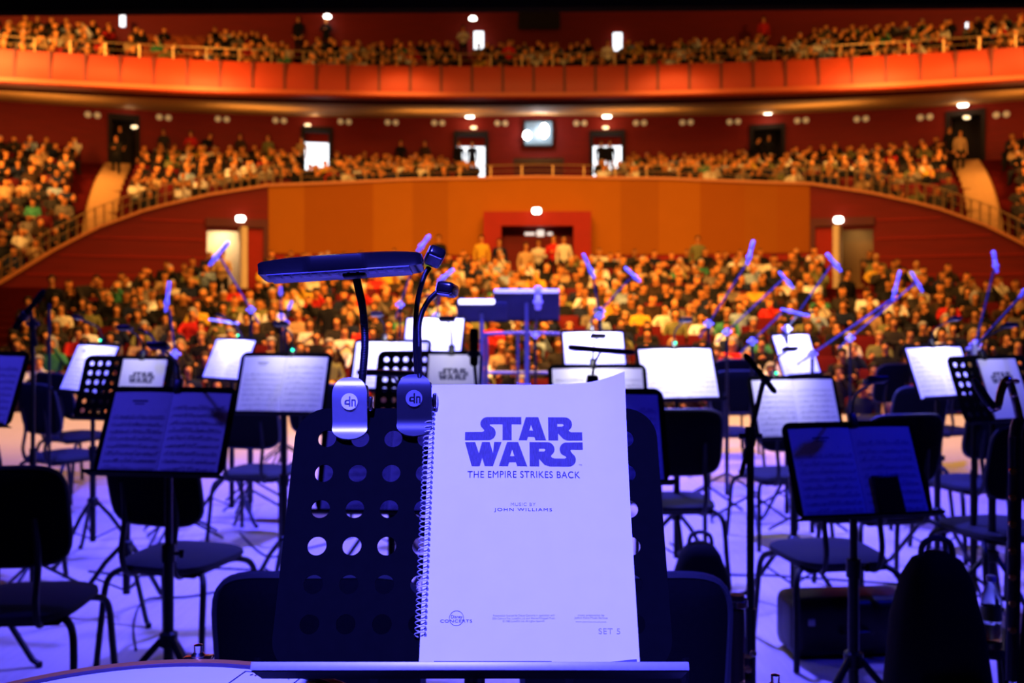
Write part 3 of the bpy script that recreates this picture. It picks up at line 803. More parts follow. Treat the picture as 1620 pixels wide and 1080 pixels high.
for a in [
    (82, 434, 's', 'still', 'black', 'dark', 'person in black standing by the dark red wall, farthest left in the stalls', .3),
    (122, 426, 's', 'lean', 'charcoal', 'dark', 'person in dark jacket bending forward beside the left stalls wall', .6),
    (790, 377, 's', 'still', 'navy', 'dark', 'person in dark blue standing left of the centre stalls door', 0),
    (832, 383, 's', 'still', 'tan', 'brown', 'person in a tan top walking out of the centre door', .3),
    (852, 378, 's', 'arms', 'cream', 'brown', 'person in a cream top in the middle of the centre doorway', 0),
    (876, 362, 's', 'arms', 'red', 'brown', 'person in a bright red top standing in the centre doorway', -.2),
    (892, 372, 's', 'still', 'cream', 'dark', 'person in a pale top just beside the red-topped person', 0),
    (762, 371, 's', 'still', 'mustard', 'dark', 'person in a mustard top standing against the orange panels', 0),
    (1104, 372, 's', 'still', 'olive', 'brown', 'person in olive standing before the orange panels, photo right', 0),
    (694, 370, 's', 'still', 'black', 'dark', 'person in black standing before the orange panels, photo left', 0),
    (1340, 424, 's', 'still', 'black', 'dark', 'person in black standing below the tan lit doorway', .4),
    (352, 394, 's', 'arms', 'tan', 'brown', 'person in tan standing below the cream lit doorway', 0),
    (520, 440, 's', 'still', 'black', 'dark', 'person in black standing among the middle stalls rows', 0, False, (18.5, 22)),
    (190, 190, 'm', 'still', 'black', 'dark', 'person in dark clothes at the head of the left mezzanine stair', 0),
    (184, 213, 'm', 'arms', 'charcoal', 'dark', 'person in a dark shirt coming down the left mezzanine stair', 0),
    (259, 197, 'm', 'still', 'charcoal', 'dark', 'person in grey-black standing before the left mezzanine wall', 0),
    (302, 192, 'm', 'arms', 'red', 'dark', 'person in a red top standing by the mezzanine wall', 0),
    (322, 196, 'm', 'lean', 'black', 'dark', 'person in black bending beside the red-topped person in the mezzanine', 0),
    (380, 193, 'm', 'still', 'dark brown', 'dark', 'person in brown standing at the mezzanine wall, left of the open door', 0),
    (424, 200, 'm', 'still', 'olive', 'dark', 'person in olive standing just left of the open mezzanine door', 0),
    (477, 200, 'm', 'still', 'tan', 'dark', 'person in a tan coat at the leftmost open mezzanine door', 0),
    (634, 208, 'm', 'still', 'black', 'dark', 'person in black near the middle of the mezzanine wall', 0),
    (672, 200, 'm', 'still', 'dark brown', 'dark', 'person in brown standing left of the second bright doorway', 0),
    (726, 214, 'm', 'still', 'black', 'dark', 'person silhouetted at the left edge of the second bright doorway', 0),
    (747, 212, 'm', 'still', 'navy', 'dark', 'person silhouetted in the middle of the second bright doorway', 0),
    (951, 216, 'm', 'still', 'black', 'dark', 'person silhouetted left in the third bright doorway', 0),
    (965, 216, 'm', 'still', 'black', 'dark', 'person silhouetted right in the third bright doorway', 0),
    (1186, 208, 'm', 'lean', 'black', 'dark', 'person in black bending at the dark mezzanine doorway', 0),
    (1216, 196, 'm', 'still', 'black', 'dark', 'person in black in the dark mezzanine doorway', 0),
    (1519, 205, 'm', 'still', 'tan', 'dark', 'person in tan at the head of the right mezzanine stair', 0),
    (1502, 200, 'm', 'still', 'black', 'dark', 'person in black beside the right mezzanine stair', 0),
    (733, 40, 'b', 'arms', 'cream', 'dark', 'person in a cream top standing in the balcony beside the lit slit', 0),
    (805, 62, 'b', 'arms', 'red', 'brown', 'person in a red top standing at the balcony front', 0),
    (962, 62, 'b', 'still', 'cream', 'dark', 'person in a cream top standing in the balcony, right of centre', 0),
    (1208, 26, 'b', 'still', 'red', 'dark', 'person in a red top standing high in the balcony', 0),
    (472, 20, 'b', 'still', 'black', 'dark', 'person in black standing high in the balcony', 0),
    (516, 22, 'b', 'arms', 'black', 'grey', 'person with grey hair standing high in the balcony', 0),
]: stand_person(*a)
# ------------------------------------------------------------------ music stands
DW, DH = .49, .331           # desk plate
def desk_plate(w, h, cols, rows, pitch, rad, corner, th=.0018, off=0):
    t = bmesh.new(); nv = {}
    def V(x, z):
        k = (round(x, 5), round(z, 5))
        if k not in nv: nv[k] = t.verts.new((x, 0, z))
        return nv[k]
    px, pz = pitch; u0 = -cols * px / 2; v0 = (h - rows * pz) / 2 + off; n = 5
    for i in range(cols):
        for j in range(rows):
            cx = u0 + (i + .5) * px; cz = v0 + (j + .5) * pz
            cor = [(cx + a * px / 2, cz + b * pz / 2) for a, b in ((1, 1), (-1, 1), (-1, -1), (1, -1))]
            for q in range(4):
                arcp = [V(cx + rad * math.cos(R(45 + 90 * q + 90 * k / n)), cz + rad * math.sin(R(45 + 90 * q + 90 * k / n))) for k in range(n + 1)]
                t.faces.new([V(*cor[q]), V(*cor[(q + 1) % 4])] + arcp[::-1])
    m = 4
    def corner_arc(cx, cz, a0): return [(cx + corner * math.cos(R(a0 + 90 * k / (2 * m))), cz + corner * math.sin(R(a0 + 90 * k / (2 * m)))) for k in range(2 * m + 1)]
    x1 = w / 2 - corner
    A = [corner_arc(x1, h - corner, 0), corner_arc(-x1, h - corner, 90), corner_arc(-x1, corner, 180), corner_arc(x1, corner, 270)]
    gx = [u0 + i * px for i in range(cols + 1)]; gz = [v0 + j * pz for j in range(rows + 1)]
    top = [(x, gz[-1]) for x in gx[::-1]]; left = [(gx[0], z) for z in gz[::-1]]; bot = [(x, gz[0]) for x in gx]; right = [(gx[-1], z) for z in gz]
    for k, inner in enumerate((top, left, bot, right)):
        outer = A[k][m:] + A[(k + 1) % 4][:m + 1]
        t.faces.new([V(*q) for q in outer] + [V(*q) for q in inner[::-1]])
    bmesh.ops.recalc_face_normals(t, faces=t.faces[:])
    r = bmesh.ops.extrude_face_region(t, geom=t.faces[:])
    bmesh.ops.translate(t, vec=(0, th, 0), verts=[g for g in r['geom'] if isinstance(g, bmesh.types.BMVert)])
    bmesh.ops.recalc_face_normals(t, faces=t.faces[:])
    mb = MB(); mb.add(t); return mb
DESK_FG = desk_plate(DW, .346, 10, 6, (.0447, .0487), .0122, .042, off=.007).mesh('desk', M_BLACK, smooth=False)
DESK_ME = desk_plate(DW, DH, 10, 6, (.0447, .0487), .0122, .036).mesh('desk', M_BLACK, smooth=False)
b = MB(); b.box((0, -.026, -.003), (DW * 1.03, .056, .004)); b.box((0, -.053, -.001), (DW * 1.03, .003, .009), bev=.001)
LEDGE_ME = b.mesh('ledge', M_BLACK)
b = MB(); b.box((0, .014, .15), (.05, .022, .12), bev=.004); b.lathe([(0, -.02), (.012, -.02), (.012, .02), (0, .02)], 12, Matrix.Translation((.045, .018, .15)) @ Matrix.Rotation(R(90), 4, 'Y'))
BRACKET_ME = b.mesh('tilt_bracket', M_BLACK)
def stand_parts(root, hb, tilt, legrot=0, perforated=True):
    M = Matrix.Translation((0, 0, hb)) @ Matrix.Rotation(-tilt, 4, 'X')
    for nm, me in (('desk', DESK_ME), ('ledge', LEDGE_ME), ('tilt_bracket', BRACKET_ME)):
        o = link(nm, me, root); o.matrix_local = M
    yb = .15 * math.sin(tilt) + .028; ztop = hb + .15
    b = MB(); b.tube([(0, yb, .62), (0, yb, ztop)], .0135, 12); b.build('upper_pole', M_DARKMETAL, root)
    b = MB(); b.tube([(0, yb, .10), (0, yb, .66)], .0185, 12); b.build('lower_pole', M_DARKMETAL, root)
    b = MB(); b.lathe([(.0185, -.03), (.025, -.03), (.025, .03), (.0185, .03)], 14, Matrix.Translation((0, yb, .65))); b.tube([(0, yb, .65), (.045, yb, .65)], .007, 8); b.box((.05, yb, .65), (.018, .01, .03), bev=.003); b.build('clutch', M_DARKMETAL, root)
    b = MB(); b.lathe([(.019, -.028), (.032, -.022), (.032, .022), (.019, .03)], 14, Matrix.Translation((0, yb, .34))); b.build('tripod_collar', M_DARKMETAL, root)
    for k in range(3):
        a = R(90 + 120 * k + legrot); dx, dy = math.cos(a), math.sin(a)
        b = MB(); b.tube([(dx * .02, yb + dy * .02, .345), (dx * .10, yb + dy * .10, .26), (dx * .26, yb + dy * .26, .03), (dx * .29, yb + dy * .29, .012)], .0125, 8)
        b.tube([(dx * .012, yb + dy * .012, .12), (dx * .15, yb + dy * .15, .185)], .005, 6); leg = b.build('leg', M_DARKMETAL, root)
        b = MB(); b.lathe([(0, .0), (.014, .0), (.014, .022), (0, .026)], 10, Matrix.Translation((dx * .29, yb + dy * .29, 0))); b.build('rubber_foot', M_PLASTIC, leg)
    return M
STANDS = {}
def music_stand(key, px, pyb, d, yaw, tilt, label, legrot=0):
    q = P(px, pyb, d)
    root = empty('music_stand', (q.x, q.y, 0), R(yaw) + TH, label, 'music stand', 'orchestra music stands')
    M = stand_parts(root, q.z, R(tilt), legrot)
    STANDS[key] = Matrix.Translation((q.x, q.y, 0)) @ Matrix.Rotation(R(yaw) + TH, 4, 'Z') @ M
    return root
fg = music_stand('fg', 746, 1066, 1.2, 0, 29, 'black perforated music stand closest to the camera, holding the titled score', 20)
for ch in fg.children:
    if ch.name.startswith('desk'): ch.data = DESK_FG
T = [('B', 247, 752, 3.5, -8, 25, 'black music stand with the deep blue open part, photo left, before the empty chair'),
     ('s1', -62, 672, 4.2, -14, 22, 'music stand cut off by the left edge of the photo'),
     ('s2', 125, 622, 6.0, -37, 24, 'music stand under the leaning white part, farthest left with a green light'),
     ('s3', 186, 664, 4.9, -10, 20, 'perforated stand half hidden behind the deep blue open part, photo left'),
     ('s4', 350, 602, 7.0, -38, 24, 'distant music stand with a white part below the cream doorway'),
     ('s5', 440, 656, 5.0, -8, 22, 'music stand holding the large pale open part left of the silver lamp clip'),
     ('s6', 612, 619, 5.9, -10, 22, 'music stand with a white part seen behind the lamp goosenecks'),
     ('s6b', 674, 664, 4.5, -4, 22, 'perforated stand with a faintly titled booklet just behind the closest score'),
     ('s7', 682, 566, 7.4, -14, 20, 'distant stand with a brilliantly white part left of the podium'),
     ('s9', 943, 590, 7.2, 9, 20, 'distant stand with a brilliantly white part right of the podium'),
     ('s10', 950, 680, 4.8, 4, 20, 'stand whose pale paper top edge shows just over the closest score'),
     ('s11', 1080, 634, 5.6, 14, 22, 'stand with a bright white open part to the right of the closest score'),
     ('s12', 945, 766, 3.3, 3, 22, 'dim blue perforated stand sticking out from behind the right side of the closest score'),
     ('s13', 612, 812, 3.3, -4, 22, 'stand with blue paper seen only through the holes of the closest stand'),
     ('s14', 1268, 694, 5.0, 12, 20, 'stand with a wide pale open part and a green light, photo right'),
     ('s15', 1270, 594, 7.2, 40, 20, 'distant stand turned sideways with white paper behind the boom microphones, photo right'),
     ('s16', 1372, 818, 3.3, 10, 24, 'stand with the deep blue open part and a black tablet, photo right'),
     ('s17', 1502, 630, 5.7, 26, 22, 'stand under the white part whose paper shows through holes of a nearer stand, photo right'),
     ('s18', 1592, 667, 4.7, 20, 22, 'perforated stand with a titled booklet near the right edge of the photo')]
for i, a in enumerate(T): music_stand(*a, legrot=(i * 37) % 120)

# ------------------------------------------------------------------ parts and scores on the stands
def page_y(s, amp):     # s 0 at the gutter .. 1 at the outer edge
    return -(.0035 + amp * math.sin(math.pi * min(1, s * 1.05)) ** .8 * (1 - .5 * s))
PW, PH, PA = .222, .304, .009
def open_book_mesh():
    b = MB()
    for sg in (-1, 1):
        f = lambda s, t: Vector((sg * (.001 + s * PW), page_y(s, PA), .002 + t * PH))
        g = lambda s, t: Vector((sg * (.001 + s * PW), -.0008, .002 + t * PH))
        b.sheet(f, 12, 2, g)
    return b
BOOK_ME = open_book_mesh().mesh('pages', M_PAPER)
def notation_mesh(seed, dens=1.0, title=True):
    rng = random.Random(seed); b = MB()
    for sg in (-1, 1):
        def pt(u, z):       # u from left margin of the page 0..1
            s = u if sg > 0 else 1 - u
            return Vector((sg * (.001 + s * PW), page_y(s, PA) - .0007, z))
        def strip(u0, u1, z0, z1, n=6):
            for k in range(n):
                a = lerp(u0, u1, k / n); c = lerp(u0, u1, (k + 1) / n)
                b.quad(pt(a, z0), pt(c, z0), pt(c, z1), pt(a, z1))
        if title and sg < 0: strip(.35, .62, .268, .274, 2); strip(.40, .57, .258, .262, 2)
        for y in range(9):
            z0 = .014 + y * .0268 * (1 if title and sg < 0 else 1.06)
            if title and sg < 0 and y > 7: continue
            for l in range(5): strip(.06, .95, z0 + l * .0021, z0 + l * .0021 + .0004)
            u = .10
            while u < .93:
                if rng.random() < dens:
                    z = z0 + rng.randint(-1, 8) * .001; w = .013
                    strip(u, u + w, z, z + .002, 1); strip(u + w * .8, u + w, z, z + .0085, 1)
                    if rng.random() < .5: strip(u, u + .05, z + .0075, z + .009, 1)
                u += rng.uniform(.02, .05)
        # bar lines
        for y in range(9):
            z0 = .018 + y * .027
            for u in (.06, .3, .52, .74, .95):
                strip(u, u + .003, z0, z0 + .0088, 1)
    return b
M_NOTE = mat('printed_notation', (.22, .21, .24), .9, noise=.1, nscale=200, spec=.05)
NOTES = [notation_mesh(3, .9).mesh('notation', M_INK), notation_mesh(5, .7).mesh('notation', M_NOTE), notation_mesh(8, .5, False).mesh('notation', M_NOTE)]
# --- title lettering drawn from outlines (photo pixel sketch coordinates x 0..1620 at 3.857 px)
def arcp(cx, cy, rx, ry, a0, a1, n=8): return [(cx + rx * math.cos(R(lerp(a0, a1, k / n))), cy + ry * math.sin(R(lerp(a0, a1, k / n)))) for k in range(n + 1)]
LOGO = [
    # S with its long tail, running into the T bar
    [(505, 326), (712, 326), (712, 370), (653, 370), (653, 466), (598, 466), (598, 370), (523, 370), (519, 374), (522, 380)] + arcp(512, 423, 44, 43, -50, 90, 9) + [(370, 466), (370, 417), (474, 417), (484, 413), (486, 406), (480, 399)] + arcp(505, 366, 43, 40, 150, 270, 8)[:-1],
    # A
    [(740, 326), (816, 326), (862, 466), (797, 466), (791, 446), (752, 446), (746, 466), (696, 466)], [(771, 372), (783, 408), (760, 408)],
    # R with a long foot
    [(876, 326), (978, 326)] + arcp(978, 368, 44, 42, -90, 60, 8) + [(1004, 412), (1014, 417), (1082, 417), (1082, 466), (990, 466), (968, 458), (935, 424), (935, 466), (876, 466)], [(932, 366), (962, 366), (970, 370), (970, 378), (962, 383), (932, 383)],
    # W
    [(371, 478), (432, 478), (456, 545), (474, 478), (520, 478), (541, 545), (547, 478), (592, 478), (541, 621), (492, 621), (476, 572), (462, 621), (414, 621)],
    # A
    [(626, 478), (692, 478), (746, 621), (686, 621), (678, 598), (638, 598), (631, 621), (577, 621)], [(656, 522), (670, 563), (643, 563)],
    # R running along the baseline into S
    [(761, 478), (865, 478)] + arcp(868, 519, 44, 41, -88, 55, 8) + [(889, 562), (897, 571), (912, 575), (972, 575), (981, 570), (980, 562)] + arcp(985, 521, 42, 42, 140, 262, 8) + [(1083, 478), (1083, 521), (1012, 521), (1007, 526), (1010, 533)] + arcp(994, 580, 45, 41, -55, 90, 8) + [(880, 621), (850, 612), (818, 578), (818, 621), (761, 621)], [(818, 516), (848, 516), (855, 520), (855, 529), (848, 534), (818, 534)],
]
LX, LY = 726.5, 473.5
LOGO_W = 712.0
def logo_mesh(width, m, name):
    k = width / LOGO_W
    me = curve_mesh([[((x - LX) * k, (LY - y) * k) for x, y in pl] for pl in LOGO], m, name)
    return me
XZ = Matrix.Rotation(R(90), 4, 'X')     # drawing plane XY -> desk plane XZ, facing -Y
def on_plane(me, M, k=1):
    me.transform(M @ XZ); return me
# --- small booklets on the other perforated stands
BWm, BHm = .235, .308
bk = MB(); bk.box((0, -.004, BHm / 2 + .001), (BWm, .006, BHm)); SMALLBOOK_ME = bk.mesh('cover', M_PAPER)
SMALLLOGO_ME = on_plane(logo_mesh(.135, mat('booklet_title_ink', (.10, .10, .13), .9, noise=.2, nscale=300), 'title_print'), Matrix.Translation((0, -.0078, .215)))
bk = MB()
for k in range(26): bk.tube([(-BWm / 2 + .004 * math.cos(a), -.004 + .006 * math.sin(a), .02 + k * .0106 + .002 * a / 6.28) for a in np.linspace(0, 6.28, 8)], .0011, 5)
SMALLBIND_ME = bk.mesh('spiral_binding', M_PLASTIC)
def put(o, key, u=0, roll=0):
    o.matrix_world = STANDS[key] @ Matrix.Translation((u, -.0008, 0)) @ Matrix.Rotation(R(roll), 4, 'Y')
def open_part(key, label, note=1, u=0, roll=0, scale=1):
    o = link('sheet_music', BOOK_ME); put(o, key, u, roll); tag(o, label, 'sheet music', 'open parts on the stands')
    if note is not None: link('printed_notation', NOTES[note], o)
    return o
for key, label, note in (
    ('B', 'open part glowing deep blue with dense dark notation, photo left', 0),
    ('s1', 'open part cut off by the left edge of the photo', 1), ('s2', 'white leaning open part with a green light on its stand, farthest left', 1),
    ('s4', 'bright white open part below the cream doorway, photo left', 1), ('s5', 'large pale lavender open part left of the silver lamp clip', 1),
    ('s6', 'white open part behind the lamp goosenecks', 2), ('s7', 'brilliantly white open part left of the podium', 2), ('s9', 'brilliantly white open part right of the podium', 2),
    ('s10', 'paper whose pale top edge peeps over the closest score', 2), ('s11', 'bright white open part just right of the closest score', 2),
    ('s12', 'dim blue open part beside the right edge of the closest score', 1), ('s13', 'blue paper seen through the upper holes of the closest stand', 1),
    ('s14', 'wide pale lavender open part with a green light above it, photo right', 2), ('s15', 'bright white paper on the stand turned sideways, photo right', 2),
    ('s16', 'open part in deep blue gloom under the black tablet, photo right', 1), ('s17', 'white open part partly behind the holes of a perforated stand, photo right', 2)):
    open_part(key, label, note)
for key, u, label in (('s3', .09, 'titled booklet peeping over the deep blue open part, photo left'), ('s6b', .115, 'pale titled booklet just behind the top left of the closest score'), ('s18', .05, 'lavender titled booklet near the right edge, behind the gleaming crook')):
    o = link('booklet', SMALLBOOK_ME); put(o, key, u); tag(o, label, 'booklet', 'titled booklets on perforated stands')
    link('title_print', SMALLLOGO_ME, o); link('spiral_binding', SMALLBIND_ME, o)
# tablet leaning on the deep blue part
b = MB(); b.box((0, -.016, .068), (.098, .009, .135), bev=.004); tb = b.build('tablet', M_PLASTIC)
put(tb, 's16', .085); tag(tb, 'black tablet leaning on the deep blue open part, photo right', 'tablet')
b = MB(); b.box((0, -.0212, .068), (.086, .001, .12)); b.build('screen', mat('dark_screen_glass', (.006, .006, .007), .15, noise=.05, spec=.5), tb)

# ------------------------------------------------------------------ the closest score
SINT, COST = math.sin(R(29)), math.cos(R(29)); DZ0 = (1066 - HY) / F * 1.2
def v_of(py): return (DZ0 * F - (py - HY) * 1.2) / (COST * F + (py - HY) * SINT)
UC = (746 - 810) / F * 1.2
def u_of(px, v): return (px - 810) / F * (1.2 + v * SINT) - UC
BW, BL = .266, .377
BU = u_of(836, .15)
root = empty('score_booklet', (0, 0, 0), 0, 'spiral bound printed score with a large film title, on the closest music stand', 'booklet')
root.matrix_world = STANDS['fg'] @ Matrix.Translation((BU, -.0008, .001))
TH_B = .0065
def curl(x, z):
    c = max(0, (x / BW + .5) - .80) / .20 * max(0, (z / BL) - .55) / .45
    w = .0012 * math.sin(z * 19 + 1) * math.sin(x * 11 + .6) + .0010 * math.sin(x * 26 + z * 9)
    return -TH_B - w - .021 * c ** 1.7
def fcov(s, t): x = (s - .5) * BW; z = t * BL; e = .0035 * max(0, s - .55) ** 2 * 14 * t ** 3; return Vector((x, curl(x, z), z + e))
b = MB(); b.sheet(fcov, 30, 36, lambda s, t: fcov(s, t) + Vector((0, .0007, 0))); b.build('cover', M_PAPER, root)
def finn(s, t): x = (s - .5) * BW * .992; z = .001 + t * (BL - .004); return Vector((x + .0008, min(-.0012, curl(x, z) * .82 + .0006), z))
b = MB(); b.sheet(finn, 20, 20, lambda s, t: Vector(((s - .5) * BW * .992 + .001, -.0006, .001 + t * (BL - .004)))); b.build('inner_pages', M_PAPER, root)
b = MB(); b.box((0, -.0004, BL / 2 - .002), (BW * 1.004, .0007, BL - .006)); b.build('back_cover', M_PAPER, root)
def lay(me, name, px, py, dy=.0006):
    """lay flat print on the cover at a photo position"""
    v = v_of(py); u = u_of(px, v) - BU
    on_plane(me, Matrix.Translation((u, 0, v)))
    bm = bmesh.new(); bm.from_mesh(me)
    for e in (1, 2):
        long = [x for x in bm.edges if x.calc_length() > .012]
        if long: bmesh.ops.subdivide_edges(bm, edges=long, cuts=3)
    bmesh.ops.triangulate(bm, faces=bm.faces[:])
    for w in bm.verts: w.co.y = curl(w.co.x, w.co.z) - dy
    bm.to_mesh(me); bm.free()
    return link(name, me, root)
lw = u_of(921, v_of(702)) - u_of(736, v_of(702))
me = logo_mesh(lw, M_INKLIGHT, 'title_logo')
hh = (v_of(664) - v_of(741)) / ((621 - 326) * lw / LOGO_W)
me.transform(Matrix.Diagonal((1, hh, 1, 1))); lay(me, 'title_logo', 828.5, 702.5)
def text_at(s, px0, px1, py, hpx, m, name, space=1.0):
    v = v_of(py); w = u_of(px1, v) - u_of(px0, v); hgt = v_of(py - hpx / 2) - v_of(py + hpx / 2)
    me = text_mesh(s, 1, m, name, 'CENTER', space)
    xs = [q.co.x for q in me.vertices]; ys = [q.co.y for q in me.vertices]
    me.transform(Matrix.Diagonal((w / (max(xs) - min(xs)), hgt / (max(ys) - min(ys)), 1, 1)) @ Matrix.Translation((-(max(xs) + min(xs)) / 2, -(max(ys) + min(ys)) / 2, 0)))
    return lay(me, name, (px0 + px1) / 2, py)
text_at('THE EMPIRE STRIKES BACK', 740, 917, 754.5, 10.5, M_INK, 'subtitle_print', 1.08)
text_at('MUSIC BY', 808, 847, 801.5, 5, M_INKFAINT, 'credit_print', 1.15)
text_at('JOHN WILLIAMS', 782, 873, 810.5, 6.2, M_INK, 'composer_print', 1.22)
text_at('Timpani', 816, 840, 612, 5, mat('grey_ink', (.26, .25, .27), .9, noise=.1, nscale=200), 'part_name_print', 1.05)
text_at('TM', 915, 920, 739, 2.5, M_INKFAINT, 'trademark_print')
text_at('Disney', 714, 732, 979, 6.5, M_INK, 'publisher_script_print', .95)
text_at('CONCERTS', 697, 747, 985, 4.6, M_INK, 'publisher_print', 1.1)
text_at('SET 5', 946, 980, 1001.5, 9, M_INKFAINT, 'set_number_print', 1.1)
text_at('Presentation licensed by Disney Concerts in association with\n20th Century Fox, Lucasfilm Ltd. and Warner/Chappell Music.\n© 1980 Lucasfilm Ltd. All rights reserved.', 779, 878, 981.5, 13, M_INKFAINT, 'licence_print')
text_at('music preparation by\nJoAnn Kane Music Service', 908, 960, 979, 8, mat('mid_ink', (.3, .29, .31), .9, noise=.1, nscale=200), 'service_print')
text_at('www.joannkanemusic.com', 910, 958, 987, 3, M_INKFAINT, 'address_print')
v = v_of(980.5); rr = (u_of(734, v) - u_of(711, v)) / 2
lay(curve_mesh([arcp(0, 0, rr, rr * 1.02, 0, 351, 40), arcp(0, 0, rr * .94, rr * .96, 0, 351, 40)], M_INK, 'publisher_ring_print'), 'publisher_ring_print', 722.5, 980.5)
# spiral along the left edge
pts = []
zb, zt_ = .040, .357; N = 46
for k in range(N * 10 + 1):
    a = 2 * math.pi * k / 10
    pts.append((-BW / 2 - .0005 + .0068 * math.cos(a), -.0052 + .0072 * math.sin(a), zb + (zt_ - zb) * k / (N * 10)))
b = MB(); b.tube(pts, .00075, 5); b.build('spiral_binding', mat('white_plastic_coil', (.62, .61, .6), .35, noise=.05), root)
b = MB()
for k in range(N): b.box((-BW / 2 + .0062, curl(-BW / 2 + .0062, zb + (k + .5) / N * (zt_ - zb)) - .0003, zb + (k + .5) / N * (zt_ - zb)), (.003, .0004, .0034))
b.build('binding_hole', mat('punched_hole', (.10, .10, .11), .9, noise=.05), root)
# clear retaining strip on the ledge of the closest stand
b = MB(); u0 = u_of(688, .01); u1 = u_of(872, .01); b.box(((u0 + u1) / 2, -.0175, .0075), (u1 - u0, .0012, .0095)); u2 = u_of(962, .006); u3 = u_of(1006, .006); b.box(((u2 + u3) / 2, -.0175, .0085), (u3 - u2, .0012, .0085), rot=(0, -.10, 0))
o = b.build('page_retainer', mat('smoked_plastic', (.10, .10, .14), .2, noise=.05, spec=.5), fg); o.matrix_local = Matrix.Translation((0, 0, STANDS['fg'].translation.z)) @ Matrix.Rotation(-R(29), 4, 'X')
# pale satin strip along the front edge of the closest ledge
b = MB(); b.box((0, -.0553, .0005), (DW * 1.035, .0022, .0092), bev=.0007)
o = b.build('ledge_trim', mat('satin_grey_trim', (.33, .33, .35), .45, .4, noise=.08, nscale=200), fg); o.matrix_local = Matrix.Translation((0, 0, STANDS['fg'].translation.z)) @ Matrix.Rotation(-R(29), 4, 'X')

# ------------------------------------------------------------------ clip lamps on the closest stand
def ribbon(profile, halfw, th=.0028, nu=12, both=True):
    pr = spline([(0, y, z) for y, z in profile], 8); L = [0]
    for p, q in zip(pr, pr[1:]): L.append(L[-1] + (q - p).length)
    def at(i, s):
        e1 = L[-1] - L[i]; e0 = L[i]; w = halfw
        if e1 < halfw * .8: w = halfw * math.sqrt(max(0.0, 1 - (1 - e1 / (halfw * .8)) ** 2)) * .999 + .0004
        if both and e0 < halfw: w = min(w, halfw * (.12 + .88 * math.sqrt(max(0.0, 1 - (1 - e0 / halfw) ** 2))))
        return (s * 2 - 1) * w
    n = len(pr) - 1
    def f(s, t): i = int(round(t * n)); return Vector((at(i, s), pr[i].y, pr[i].z))
    def g(s, t):
        i = int(round(t * n)); T = (pr[min(i + 1, n)] - pr[max(i - 1, 0)]).normalized()
        return Vector((at(i, s), pr[i].y - T.z * -th, pr[i].z - T.y * th))
    b = MB(); b.sheet(f, nu, n, g); return b
EMB = lambda k: [[(x * k, y * k) for x, y in pl] for pl in ([(-.55, -.55), (-.05, -.55), (-.05, .15), (-.25, .15), (-.25, .35), (.0, .35), (.0, .55), (.2, .55), (.2, -.55), (.2, -.55)], [])]
def emblem(k):
    """disc mark with two short stems and a bridge cut out of it"""
    disc = arcp(0, 0, k, k, 0, 352, 44)
    d_out = [(-.52, -.42), (-.05, -.42), (-.05, -.62), (.13, -.62), (.13, .62), (-.05, .62), (-.05, .20), (-.40, .20), (-.56, .05), (-.60, -.25)]
    d_in = [(-.36, -.22), (-.05, -.22), (-.05, .02), (-.34, .02)]
    n_out = [(.24, -.62), (.42, -.62), (.42, .05), (.62, .05), (.62, -.62), (.80, -.62), (.80, .08), (.70, .25), (.24, .25)]
    return [disc, [(x * k, y * k) for x, y in d_out], [(x * k, y * k) for x, y in d_in], [(x * k, y * k) for x, y in n_out]]
def clip_body(root, mface, memb):
    b = ribbon([(-.005, .0405), (-.0095, .0345), (-.0125, .027), (-.0140, .015), (-.0130, .003), (-.0115, -.009), (-.0108, -.020), (-.0150, -.031), (-.024, -.041)], .0235)
    front = b.build('clamp_lever', mface, root)
    b = ribbon([(-.004, .028), (.006, .031), (.018, .024), (.020, .008), (.012, -.012), (.016, -.030)], .021)
    b.build('rear_lever', mface, root)
    b = MB(); b.tube([(-.024, .0, .006), (.024, .0, .006)], .003, 8); b.box((.027, .0, .006), (.006, .016, .02), bev=.002); b.build('hinge_pin', M_CHROME, root)
    GX = Matrix.Translation((0, -.0112, .0315)) @ Matrix.Rotation(R(62), 4, 'X')
    b = MB(); b.lathe([(0, .0), (.0112, 0), (.0112, .0012), (0, .0016)], 20, GX @ Matrix.Diagonal((1, .48, 1, 1)))
    for i in range(7):
        for j in range(3): b.lathe([(0, .0026), (.0006, .0024), (.0007, .0018)], 6, GX @ Matrix.Translation((-.0078 + i * .0026, -.0026 + j * .0026, 0)))
    b.build('touch_grille', M_PLASTIC, front)
    me = on_plane(curve_mesh(emblem(.0112), memb, 'emblem'), Matrix.Translation((0, -.0178, .0105)))
    link('emblem', me, front)
D1 = 1.36
q = P(556, 645, D1)
lampA = empty('clip_lamp', (q.x, q.y, q.z), TH, 'wide bar clip lamp on a gooseneck with a silver clamp, clipped to the closest stand', 'lamp')
clip_body(lampA, M_SILVER, mat('emblem_white', (.88, .88, .88), .5, noise=.05))
loc = lambda px, py, d: (Matrix.Rotation(-TH, 4, 'Z') @ (P(px, py, d) - q))
def ribbed(pts, r, n=150):
    sp = spline(pts, 40); return sp, [r * (1.0 if i % 2 else .88) for i in range(len(sp))]
sp, rs = ribbed([loc(571, 618, 1.36), loc(574, 590, 1.362), loc(577.5, 540, 1.365), loc(574, 490, 1.36), loc(567, 455, 1.345), loc(562, 432, 1.33)], .0056)
b = MB(); b.tube(sp, rs, 10); b.build('gooseneck', M_DARKMETAL, lampA)
